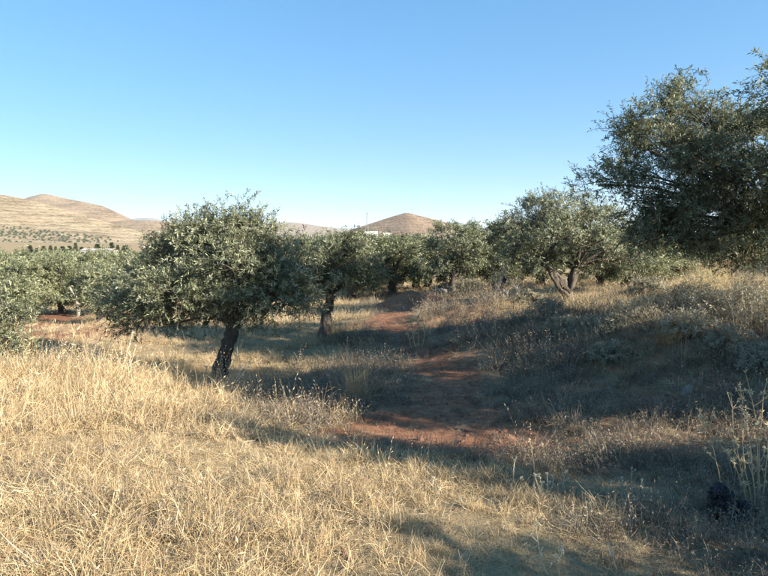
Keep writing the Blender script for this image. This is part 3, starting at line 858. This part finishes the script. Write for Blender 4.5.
for k in range(4):
    me = rock_mesh('clod_%d' % k, k + 5); me.materials.append(M['clod' if k < 3 else 'stone'])
    clods.objects.link(bpy.data.objects.new('clod_%d' % k, me))

def scatter(name, coll, pos, rot, scl, idx):
    me = bpy.data.meshes.new(name)
    me.vertices.add(len(pos)); me.vertices.foreach_set('co', np.ascontiguousarray(pos, np.float32).ravel())
    a = me.attributes.new('rot', 'FLOAT_VECTOR', 'POINT'); a.data.foreach_set('vector', np.ascontiguousarray(rot, np.float32).ravel())
    a = me.attributes.new('scl', 'FLOAT', 'POINT'); a.data.foreach_set('value', np.ascontiguousarray(scl, np.float32))
    a = me.attributes.new('idx', 'INT', 'POINT'); a.data.foreach_set('value', np.ascontiguousarray(idx, np.int32))
    o = kind(link_mesh(name, me), 'stuff')
    ng = bpy.data.node_groups.new(name + '_nodes', 'GeometryNodeTree')
    ng.interface.new_socket('Geometry', in_out='INPUT', socket_type='NodeSocketGeometry')
    ng.interface.new_socket('Geometry', in_out='OUTPUT', socket_type='NodeSocketGeometry')
    gi = ng.nodes.new('NodeGroupInput'); go = ng.nodes.new('NodeGroupOutput')
    ci = ng.nodes.new('GeometryNodeCollectionInfo'); ci.inputs['Collection'].default_value = coll
    ci.inputs['Separate Children'].default_value = True; ci.inputs['Reset Children'].default_value = True
    ip = ng.nodes.new('GeometryNodeInstanceOnPoints'); ip.inputs['Pick Instance'].default_value = True
    def na(n, typ):
        q = ng.nodes.new('GeometryNodeInputNamedAttribute'); q.data_type = typ; q.inputs['Name'].default_value = n
        return q.outputs['Attribute']
    lk = ng.links.new
    lk(gi.outputs[0], ip.inputs['Points']); lk(ci.outputs[0], ip.inputs['Instance'])
    lk(na('idx', 'INT'), ip.inputs['Instance Index']); lk(na('rot', 'FLOAT_VECTOR'), ip.inputs['Rotation']); lk(na('scl', 'FLOAT'), ip.inputs['Scale'])
    lk(ip.outputs[0], go.inputs[0])
    o.modifiers.new('scatter', 'NODES').node_group = ng
    return o
def grass_points(seed, dens, y0, y1, half_ang=44, xmargin=1.2):
    """even random points over a widening strip in front of the camera"""
    r = np.random.default_rng(seed); tn = math.tan(radians(half_ang))
    wmax = y1 * tn + xmargin
    n = int(dens * (y1 - y0) * 2 * wmax)
    x = r.uniform(-wmax, wmax, n); y = r.uniform(y0, y1, n)
    k = np.abs(x) < np.maximum(y, 0) * tn + xmargin
    return x[k], y[k], r
allp = []
def add_zone(seed, dens, y0, y1, mix, smin, smax, thin=.35):
    x, y, r = grass_points(seed, dens, y0, y1)
    s = soil_mask(x, y)
    cl_ = fbm(x * 1.4, y * 1.4, 91, 3) + .5
    keep = r.random(len(x)) < (1 - s * .80) * (1 - .05 * weed_shade_mask(x, y)) * (thin + (1 - thin) * sstep(.3, .62, cl_))
    x, y, s, cl_ = x[keep], y[keep], s[keep], cl_[keep]
    n = len(x)
    # dark brown weeds take over to the right and deepen its shade, clean straw to the left
    grey = .14 + .3 * sstep(.5, .7, fbm(x * 1.1, y * 1.1, 19, 3) + .5) + sstep(-.6, 1.6, x + 3 * fbm(x * .5, y * .5, 15, 3)) * .6
    wl = weed_shade_mask(x, y)
    grey = np.maximum(.6 * grey * (x < 2.3), .93 * wl)
    tall = sstep(.52, .75, fbm(x * .8, y * .8, 29, 3) + .5) + 1.2 * sstep(4.0, 6.5, y) * (1 - sstep(-2.6, -1.2, x)) * (y < 9.5)
    u = r.random(n)
    idx = np.where(u < mix[0], r.integers(0, 3, n), np.where(u < mix[0] + mix[1], r.integers(3, 6, n), 5))
    idx = np.where(r.random(n) < grey, r.integers(8, 10, n), idx)
    idx = np.where(r.random(n) < .10 * np.clip(tall, 0, 1.5) * (1 - .7 * grey) * (1 - s), r.integers(6, 8, n), idx)
    idx = np.where((r.random(n) < .45 * wl * (1 - s)), r.integers(11, 13, n), idx)
    idx = np.where((r.random(n) < .05), r.integers(0, 3, n), idx)
    sc = r.uniform(smin, smax, n) * (.45 + 1.05 * cl_) * (1 - .45 * s) * (1 - .15 * sstep(-.3, .8, x) * (1 - sstep(5, 6, y))) * (1 + .55 * (1 - sstep(-3.0, -1.2, x)) * sstep(3.6, 5.2, y) * (1 - sstep(9, 11, y)))
    lean = r.normal(0, .22, (n, 2)) + np.c_[1.3 * fbm(x * 1.3, y * 1.3, 61, 3), 1.3 * fbm(x * 1.3, y * 1.3, 62, 3)]
    rz = np.where(r.random(n) < .6, 6 * fbm(x * .6, y * .6, 64, 2), r.random(n) * 2 * pi)
    allp.append((np.c_[x, y, ground_z(x, y)], np.c_[lean, rz], sc, idx))
add_zone(1, 190, .8, 5.2, (.5, .5), .5, 1.0, .6)
add_zone(2, 85, 5.2, 9, (.4, .6), .75, 1.3, .5)
add_zone(3, 56, 9, 16, (.4, .6), .95, 1.4, .2)
add_zone(4, 16, 16, 30, (.15, .85), 1.2, 2.0, .15)
add_zone(5, 3.0, 30, 60, (.1, .9), 1.6, 2.6, .2)
pos, rot, scl, idx = (np.concatenate([a[i] for a in allp]) for i in range(4))
grass = scatter('dry_grass', tufts, pos, rot, scl, idx)
tag(grass, 'dry straw-coloured grass and weeds covering the whole clearing', 'grass')
x, y, r = grass_points(41, 120, 2.5, 12)
s = soil_mask(x, y); k = r.random(len(x)) < s ** 1.5 * .55 + .015
x, y = x[k], y[k]; n = len(x)
peb = scatter('earth_clods', clods, np.c_[x, y, ground_z(x, y) + .002], r.uniform(0, 6.28, (n, 3)) * np.array([.2, .2, 1]), np.exp(r.normal(-4.35, .55, n)), np.where(r.random(n) < .12, 3, r.integers(0, 3, n)))
tag(peb, 'small red earth clods and pebbles littering the bare path', 'clods')

# ---------------------------------------------------------------- single plants
def spiky_head(rng, V_, F_, T_, c, size, n=9):
    for j in range(n):
        q = norm(rng.normal(size=3) + np.array([0, 0, .6])); s2 = norm(np.cross(q, rng.normal(size=3))); o = len(V_)
        V_ += [c, c + q * size * .55 + s2 * size * .16, c + q * size, c + q * size * .55 - s2 * size * .16]
        F_.append((o, o + 1, o + 2, o + 3)); T_.append(float(np.clip(rng.normal(.65, .2), 0, 1)))
def stalk_plant(name, label, cat, stems, d, seed, rad=.004, side=5, head=.022, mat='stalk', group=None, sidelen=.12):
    """stems: photo pixels (base x, base y, tip x, tip y) in one plane at distance d, spread a little in depth"""
    rng = np.random.default_rng(seed)
    b0 = GP(np.mean([s[0] for s in stems]), d)
    root = empty(name, b0); tag(root, label, cat, group)
    hv, hf, ht = [], [], []
    for (bx, by, tx, ty) in stems:
        dy = rng.normal(0, .05)
        gb = GP(bx, d + dy); tp1 = P(tx, ty, d + dy + rng.normal(0, .06))
        gb = gb + np.array([0, 0, -.03])
        a = gb - b0; c = tp1 - b0; L = np.linalg.norm(c - a)
        md = (a + c) / 2 + rng.normal(0, .05, 3) * L
        pth = bez(a, md, c, 9) + rng.normal(0, .004, (9, 3)) * L
        mb = MB().tube(pth, np.linspace(rad, rad * .45, 9), 5)
        spiky_head(rng, hv, hf, ht, pth[-1], head, 12)
        for k in range(side):
            i = rng.integers(3, 9); s0 = pth[i]
            dr = norm(norm(c - a) * .9 + rng.normal(0, .6, 3)); ll = sidelen * L * rng.uniform(.4, 1.3)
            mb.tube(bez(s0, s0 + dr * ll * .5, s0 + dr * ll + np.array([0, 0, .15 * ll]), 4), np.linspace(rad * .6, rad * .3, 4), 4)
            spiky_head(rng, hv, hf, ht, s0 + dr * ll + np.array([0, 0, .15 * ll]), head * .8, 9)
            if k % 2: spiky_head(rng, hv, hf, ht, pth[rng.integers(2, 8)], head * .8, 5)
        st = mb.build('stem', M[mat], root)
        a_ = st.data.attributes.new('tint', 'FLOAT', 'FACE'); a_.data.foreach_set('value', np.full(len(st.data.polygons), .6, np.float32))
    h = link_mesh('seed_heads', mesh_np('seed_heads', np.array(hv), np.array(hf), False, {'tint': np.array(ht)}), M[mat], root)
    kind(h, 'stuff')
    return root
def dry_tuft(label, px, d, H, spread, n, seed, mat='straw', group=None, lean=(50, 88), width=.004, heads=.3, name='grass_tuft', cat='grass tuft', bias=.1):
    rng = np.random.default_rng(seed); b0 = GP(px, d)
    root = empty(name, b0); tag(root, label, cat, group)
    v, f, tt = blades(rng, n, (H * .55, H), lean, width, spread, .35, bias, 4, heads)
    kind(link_mesh('blades', mesh_np('blades', v, f, False, {'tint': tt}), M[mat], root), 'stuff')
    v, f, tt = blades(rng, n, (H * .2, H * .5), (10, 70), width, spread * 1.3, .8, bias - .15, 3)
    kind(link_mesh('dead_leaves', mesh_np('dead_leaves', v, f, False, {'tint': tt}), M[mat], root), 'stuff')
    return root
def grow(rng, mb, p, d, L, r, depth, ends, up=.12, fan=.55):
    n = 5; pts_ = [p]; dd = d
    for k in range(n):
        dd = norm(dd + rng.normal(0, .13, 3) + np.array([0, 0, up * .3])); pts_.append(pts_[-1] + dd * L / n)
    mb.tube(pts_, np.linspace(r, r * .55, n + 1), 5 if depth > 1 else 4, cap=False)
    if depth == 0:
        ends.append((pts_[-1], dd)); return
    for q in range(rng.integers(2, 5)):
        k = rng.integers(2, n + 1)
        grow(rng, mb, pts_[k], norm(dd + rng.normal(0, fan, 3) + np.array([0, 0, up])), L * rng.uniform(.55, .85), r * .55, depth - 1, ends, up, fan)
def bare_bush(name, label, cat, px, d, H, nst, seed, mat='palebark', lean=.5, rad=.02, depth=3, group=None, leaf=None, up=.12, fan=.55):
    """branching bush; leaf = (material, leaves per twig, size) for one that still carries leaves"""
    rng = np.random.default_rng(seed); b0 = GP(px, d)
    root = empty(name, b0); tag(root, label, cat, group); ends = []
    for k in range(nst):
        a = k / nst * 2 * pi + rng.normal(0, .4)
        mb = MB(); grow(rng, mb, np.array([.05 * cos(a), .05 * sin(a), -.05]), norm([lean * cos(a), lean * sin(a), 1]), H * rng.uniform(.35, .5), rad, depth, ends, up, fan)
        mb.build('stem', M[mat], root)
    if leaf:
        R_ = np.array([e_[0] for e_ in ends]); D_ = np.array([e_[1] for e_ in ends])
        rep = leaf[1]
        R_ = np.repeat(R_, rep, 0) + rng.normal(0, H * .07, (len(R_) * rep, 3)); D_ = norm(np.repeat(D_, rep, 0) * .5 + np.array([0, 0, .5]) + rng.normal(0, .35, (len(D_) * rep, 3)))
        if len(leaf) > 3:    # bushes that are leafy down to the ground
            n = leaf[3]; q = norm(rng.normal(size=(n, 3))) * rng.uniform(.3, 1, (n, 1)) ** .5 * np.array([H * 1.05, H * .8, H * .75]); q[:, 2] = np.abs(q[:, 2])
            R_ = np.concatenate([R_, q]); D_ = np.concatenate([D_, norm(q * np.array([.6, .6, .2]) + np.array([0, 0, .5 * H]) + rng.normal(0, .25 * H, (n, 3)))])
        R_[:, 2] = np.maximum(R_[:, 2], .03)
        v, f, tt = leaf_mesh(rng, R_, D_, np.full(len(R_), H * .24) * rng.uniform(.6, 1.3, len(R_)), 12, leaf[2], leaf[2] * .18)
        kind(link_mesh('foliage', mesh_np('foliage', v, f, False, {'tint': tt}), M[leaf[0]], root), 'stuff')
    return root

# thistles and stalks of the right foreground
stalk_plant('dry_thistle', 'tall pale thistle at the right edge, thickest stems with many heads', 'thistle',
            [(757, 488, 751, 392), (760, 488, 763, 394), (752, 486, 735, 440), (758, 488, 768, 425), (755, 488, 746, 418), (750, 488, 726, 452), (754, 488, 742, 400)], 4.0, 1, .0055, 8, .032, mat='straw')
stalk_plant('dry_thistle', 'lone thin thistle stem leaning left above the black bag', 'thistle', [(724, 488, 703, 418)], 4.05, 2, .0046, 8, .03, mat='straw')
stalk_plant('dry_thistle', 'slim brownish thistle between the leaning stem and the tall thistle', 'thistle', [(735, 482, 730, 394), (738, 482, 722, 432)], 4.3, 3, .0036, 4, .018, mat='greystraw')
stalk_plant('dry_stalk', 'single tall bare stalk bent at its tip, centre foreground', 'stalk', [(535, 503, 530, 441)], 4.3, 4, .0075, 1, .02, mat='straw')
stalk_plant('dry_weed', 'cluster of short pale knobby stalks right of the tall bare stalk', 'weed', [(545, 500, 540, 478), (549, 500, 547, 474), (553, 501, 553, 477), (560, 500, 566, 472), (543, 500, 535, 476)], 4.25, 5, .0048, 3, .02)
stalk_plant('dry_weed', 'thin pale weed left of the tall bare stalk', 'weed', [(515, 498, 516, 457), (513, 498, 509, 480), (518, 498, 522, 478)], 4.35, 6, .0042, 2, .018)
stalk_plant('dry_weed', 'short pale weed at the shadow edge left of centre foreground', 'weed', [(433, 508, 433, 478), (430, 508, 428, 488), (437, 508, 441, 486)], 4.2, 7, .0046, 2, .02)
stalk_plant('dry_weed', 'crooked pale twigs at the bottom edge, right of centre', 'weed', [(550, 590, 536, 524), (556, 590, 562, 548), (548, 590, 557, 556)], 3.05, 8, .0034, 4, .016)
stalk_plant('dry_weed', 'low pale twiggy weed near the bottom right, left of the bag', 'weed', [(620, 576, 612, 548), (624, 576, 634, 560), (618, 576, 604, 566)], 3.05, 9, .0032, 4, .014)
stalk_plant('dry_weed', 'pale upright weed in the shaded grass between bag and tall stalk', 'weed', [(634, 500, 632, 468), (637, 500, 642, 480), (631, 500, 622, 478)], 4.2, 10, .003, 3, .014)
# near the olive trunk
stalk_plant('dry_thistle', 'pale branching thistle in front of the nearest olive trunk', 'thistle', [(228, 412, 241, 368), (230, 412, 248, 368), (230, 412, 247, 396), (226, 412, 228, 386), (232, 412, 238, 384)], 8.6, 11, .0095, 5, .035, sidelen=.2)
stalk_plant('dry_stalk', 'thin straight stalk leaning right by the nearest olive trunk', 'stalk', [(221, 398, 234, 361), (214, 398, 221, 378)], 9.0, 12, .006, 1, .03)
stalk_plant('dry_stalk', 'slim seed stalks left of the nearest olive trunk', 'stalk', [(200, 392, 207, 367), (205, 392, 208, 378), (197, 392, 196, 372)], 9.2, 13, .006, 1, .035)
stalk_plant('dry_stalk', 'pair of dry stalks at the shadow edge right of the olive trunk', 'stalk', [(272, 400, 269, 372), (276, 400, 280, 374)], 8.8, 14, .006, 4, .03, mat='greystraw')
stalk_plant('dry_stalk', 'tall leaning stalks on the slope crest left of the nearest olive', 'stalk', [(118, 384, 133, 333), (121, 384, 136, 346), (124, 384, 129, 352), (115, 384, 122, 348)], 8.9, 15, .0075, 1, .03)
bare_bush('dry_bush', 'bushy pale dry weed on the grassy crest at left', 'bush', 78, 8.3, .85, 10, 16, 'stalk', .75, .008, 3, fan=.6)
bare_bush('dry_bush', 'smaller pale dry weed on the crest, left of the bushy one', 'bush', 38, 8.1, .6, 7, 17, 'stalk', .8, .007, 3)
dry_tuft('large fanning grey-gold tuft in the shade left of the path', 356, 7.5, .95, .16, 230, 18, 'straw', heads=.3, lean=(55, 88), width=.005, bias=.0)
dry_tuft('tall pale straw tuft on the crest between the two dry weeds', 58, 8.2, .55, .5, 260, 31, 'straw', lean=(40, 85), width=.005)
dry_tuft('pale straw tuft on the crest at the left edge', 8, 8.0, .5, .5, 260, 32, 'straw', lean=(40, 85), width=.005)
dry_tuft('pale straw tuft on the crest by the leaning stalks', 108, 8.6, .5, .45, 240, 33, 'straw', lean=(40, 85), width=.005)
dry_tuft('low straw tuft at the foot of the large fanning tuft', 345, 6.7, .34, .2, 120, 19, 'straw', lean=(20, 80))
stalk_plant('dry_weed', 'wispy upright weed in the middle of the bare path', 'weed', [(434, 418, 430, 362), (436, 418, 440, 366), (431, 418, 421, 386), (437, 418, 446, 384)], 6.9, 20, .0036, 5, .014, mat='brownweed_shaded', sidelen=.2)
stalk_plant('dry_weed', 'dark dry clump with pale stalks where the path bends', 'weed', [(416, 341, 412, 322), (419, 342, 418, 318), (412, 341, 407, 326), (421, 342, 425, 326)], 12.4, 21, .012, 6, .045, mat='straw', sidelen=.25)
dry_tuft('tall golden grass tuft in sunlight under the tall olive', 714, 12.6, 1.0, .5, 520, 22, 'gold', lean=(55, 88), width=.006, heads=.2)
dry_tuft('golden tuft on the sunlit strip beside the two-stemmed olive', 606, 12.6, .5, .4, 260, 23, 'gold', lean=(40, 85), width=.005)
dry_tuft('second golden tuft on the sunlit strip, nearer the bank shrubs', 636, 11.6, .45, .4, 260, 24, 'gold', lean=(40, 85), width=.005)
dry_tuft('golden tuft added to brighten the strip at the right foot of the two-stemmed olive', 588, 13.6, .5, .5, 320, 34, 'gold', lean=(40, 85), width=.006)  # extra gold colour makes the strip look more sunlit
dry_tuft('golden tuft added to brighten the bank end of the sunlit strip', 658, 11.4, .5, .5, 320, 35, 'gold', lean=(40, 85), width=.005)  # gold blades again stand in for sunlight on the strip
dry_tuft('orange-brown tuft on the bank above the burrow', 668, 8.4, .42, .16, 160, 25, 'gold', lean=(25, 80), bias=-.15)
# dead bush in front of the dark round olive, and the grey dead trunk in the hollow
bare_bush('dead_bush', 'leafless whitish bush of several thin stems beside the dark round olive', 'bush', 509, 17.5, 1.55, 7, 26, 'palebark', .45, .026, 3, fan=.5)
b0 = GP(490, 18.4); e = empty('fallen_branch', b0); tag(e, 'pale fallen branch slanting on the mound by the leafless bush', 'branch')
MB().tube([np.array([.9, 0, .05]), np.array([1.3, 0, .25]), np.array([1.9, .1, .5])], [.045, .04, .02], 6).build('branch', M['palebark'], e)
MB().tube([np.array([1.3, 0, .25]), np.array([1.45, -.05, .5])], [.025, .01], 5).build('side_branch', M['palebark'], e)
b0 = GP(78, 24.5); e = empty('dead_tree', b0); tag(e, 'pale grey dead forked trunk in the left hollow', 'dead tree')
MB().tube([(0, 0, -.2), (.02, 0, .4), (-.05, 0, .85), (-.03, 0, 1.15)], [.10, .08, .06, .04], 8, random.Random(3), .2).build('trunk', M['palebark'], e, True)
MB().tube([(-.05, 0, .8), (-.3, 0, 1.25), (-.42, 0, 1.25)], [.05, .045, .02], 7).build('limb', M['palebark'], e, True)
MB().tube([(-.04, 0, .95), (.2, .05, 1.35), (.15, .05, 1.6)], [.06, .05, .02], 7).build('limb', M['palebark'], e, True)

# grey-green shrubs along the right bank
SH = 'grey-green shrubs along the right bank'
for k, (px, d, H, lab) in enumerate(((582, 9.9, .34, 'leftmost low grey shrub of the bank, in deep shade'), (606, 9.4, .38, 'grey shrub on the bank left of the burrow'), (634, 9.1, .42, 'dense grey-green shrub right above the burrow'),
        (664, 9.4, .46, 'feathery grey-green shrub behind the orange-brown tuft'), (694, 9.2, .50, 'wide silvery shrub in the middle of the bank'), (722, 8.9, .56, 'tallest silvery shrub of the bank, near the right edge'),
        (757, 8.6, .55, 'yellowish shrub of the bank cut by the right edge'), (688, 8.4, .34, 'low shrub at the front of the bank above the pale stone'), (728, 8.1, .34, 'low front shrub of the bank under the tallest one'),
        (548, 11.2, .32, 'small dark shrub on the shaded mound left of the bank'), (650, 10.4, .36, 'grey back shrub of the bank next to the sunlit strip'), (706, 10.4, .42, 'back shrub of the bank below the golden tuft'),
        (748, 10.0, .46, 'shrub at the back of the bank at the right edge'), (612, 8.5, .26, 'lowest grey shrub left of the burrow'), (764, 7.6, .3, 'low front shrub of the bank touching the right edge'),
        (566, 10.4, .3, 'low grey shrub between the shaded mound and the bank'))):
    bare_bush('bank_shrub', lab, 'shrub', px, d, H * 1.3, 9, 200 + k, 'twig', .7, .006, 2, SH, ('shrub', 1, .055, 300), up=.3, fan=.5)
    dry_tuft('dry grass by the ' + lab, px + 6, d - .25, H * 1.25, .3, 90, 500 + k, 'greystraw', 'dry grass on the bank', lean=(45, 88), width=.0045, heads=.2)
for k, (px, d, H, lab) in enumerate(((468, 22.5, .7, 'dark undergrowth bush at the foot of the dark round olive'), (446, 25.2, .6, 'low bush left of the dark olive, behind the pipe'), (650, 14.5, .5, 'shaded bush on the mound right of the two-stemmed olive'),
        (690, 13.5, .45, 'shaded low bush left of the tall golden tuft'), (528, 15.5, .4, 'dry grey bush before the two-stemmed olive'), (20, 23, .7, 'straw-green bush on the red bank at far left'))):
    bare_bush('undergrowth_bush', lab, 'bush', px, d, H, 9, 300 + k, 'twig', .8, .008, 2, 'undergrowth bushes', ('shrub', 3, .08, 260), up=.2, fan=.55)

# ---------------------------------------------------------------- small things on the ground
# crumpled black plastic bag: one upright lobe with a folded-over top, one flat lobe beside it
b0 = GP(721, 3.72)
e = empty('plastic_bag', b0); e.scale = (1.4, 1.4, 1.4); tag(e, 'crumpled black plastic bag in the dark weeds at lower right', 'bag')
def crumple(name, lobes, seed, amp, parent):
    bm = bmesh.new(); bmesh.ops.create_icosphere(bm, subdivisions=5, radius=1)
    c0 = np.mean([c for c, r in lobes], 0)
    co = np.array([v.co[:] for v in bm.verts])
    rad = np.zeros(len(co))
    for c, r in lobes:     # distance along each ray to the far side of every ellipsoid
        r = np.array(r); oc = (c0 - np.array(c)) / r; dd = co / r
        A = (dd * dd).sum(1); B = (oc * dd).sum(1); C = oc @ oc - 1
        disc = B * B - A * C
        rad = np.maximum(rad, np.where(disc > 0, (-B + np.sqrt(np.maximum(disc, 0))) / A, 0))
    ph = np.arctan2(co[:, 1], co[:, 0]); th = co[:, 2]
    ridge = np.abs(fbm(ph * 2.2 + 5, th * 3.5, seed, 4)) * 2 + np.abs(fbm(ph * 6 + 9, th * 7, seed + 4, 3))
    rad = np.maximum(rad, .02) * (1 - amp * (ridge - .25))
    out = c0 + co * rad[:, None]
    out[:, 2] = np.maximum(out[:, 2], -.015)
    for v, q in zip(bm.verts, out): v.co = q
    me = bpy.data.meshes.new(name); bm.to_mesh(me); bm.free()
    me.polygons.foreach_set('use_smooth', np.ones(len(me.polygons), bool))
    return link_mesh(name, me, M['bag'], parent)
crumple('bag_body', [((0, 0, .06), (.058, .055, .07)), ((-.012, 0, .115), (.048, .045, .06)), ((.02, .01, .09), (.05, .05, .06))], 3, .75, e)
crumple('folded_top', [((-.038, -.012, .140), (.034, .03, .026)), ((-.015, 0, .135), (.04, .03, .03))], 8, .8, e)
crumple('side_bulge', [((.095, .0, .045), (.05, .05, .05)), ((.13, .01, .035), (.035, .04, .05)), ((.07, -.02, .03), (.06, .04, .035))], 14, .8, e)
crumple('corner_flap', [((-.058, -.02, .05), (.02, .02, .022)), ((-.05, -.01, .03), (.025, .02, .03))], 19, .7, e)
# concrete pipe end
b0 = GP(437, 24.2); e = empty('concrete_pipe', b0); tag(e, 'pale concrete pipe end with dark opening below the dark round olive', 'pipe')
mb = MB(); ns = 28; Ro, Ri, ln = .29, .24, 1.3
for k in range(ns):
    a = 2 * pi * k / ns
    for (r_, y_) in ((Ro, 0), (Ro, ln), (Ri, ln), (Ri, 0)):
        mb.v.append(np.array([r_ * cos(a), y_, r_ * sin(a) + .03]))
for k in range(ns):
    q = (k + 1) % ns
    for i in range(4):
        j = (i + 1) % 4
        mb.f.append((k * 4 + i, q * 4 + i, q * 4 + j, k * 4 + j))
o = mb.build('pipe_wall', M['concrete'], e)
bev = o.modifiers.new('bevel', 'BEVEL'); bev.width = .012; bev.segments = 2; bev.limit_method = 'ANGLE'
mb = MB()
mb.v += [np.array([Ri * .99 * cos(2 * pi * k / ns), ln - .1, Ri * .99 * sin(2 * pi * k / ns) + .03]) for k in range(ns)]; mb.f.append(tuple(range(ns)))
mb.build('silt_plug', M['clod'], e)
e.rotation_euler = (0, 0, -.45)
# stones
for k, (px, d, s, lab) in enumerate(((688, 7.15, .12, 'pale upright stone set in the shaded earth bank'), (547, 8.9, .05, 'small white stone in the shade at the path side'), (562, 9.6, .055, 'small pale stone on the shaded mound'),
        (536, 8.2, .045, 'little stone beside the small white one'))):
    b0 = GP(px, d); me = rock_mesh('stone', 60 + k, 3, .4, .7); me.polygons.foreach_set('use_smooth', np.ones(len(me.polygons), bool)); me.materials.append(M['stone'])
    o = bpy.data.objects.new('stone', me); COL.objects.link(o)
    o.location = b0 + np.array([0, 0, s * .25]); o.scale = (s * (.7 if k == 0 else 1.2), s * .8, s * (1.6 if k == 0 else .9)); o.rotation_euler = (0, 0, k * 1.3)
    tag(o, lab, 'stone')

# ---------------------------------------------------------------- haze over the far hills
hz = MB().box((0, 5750, 160), (18400, 13000, 345)).build('haze', None)
hz.data.materials.clear()
m = bpy.data.materials.new('haze_air'); m.use_nodes = True
t = m.node_tree; t.nodes.clear()
pv = t.nodes.new('ShaderNodeVolumePrincipled'); mo = t.nodes.new('ShaderNodeOutputMaterial')
pv.inputs['Color'].default_value = (.92, .95, 1, 1); pv.inputs['Density'].default_value = 0.00009; pv.inputs['Anisotropy'].default_value = 0.0
t.links.new(pv.outputs[0], mo.inputs['Volume'])
hz.data.materials.append(m)
kind(hz, 'stuff'); tag(hz, 'thin pale haze hanging over the far hills', 'haze')
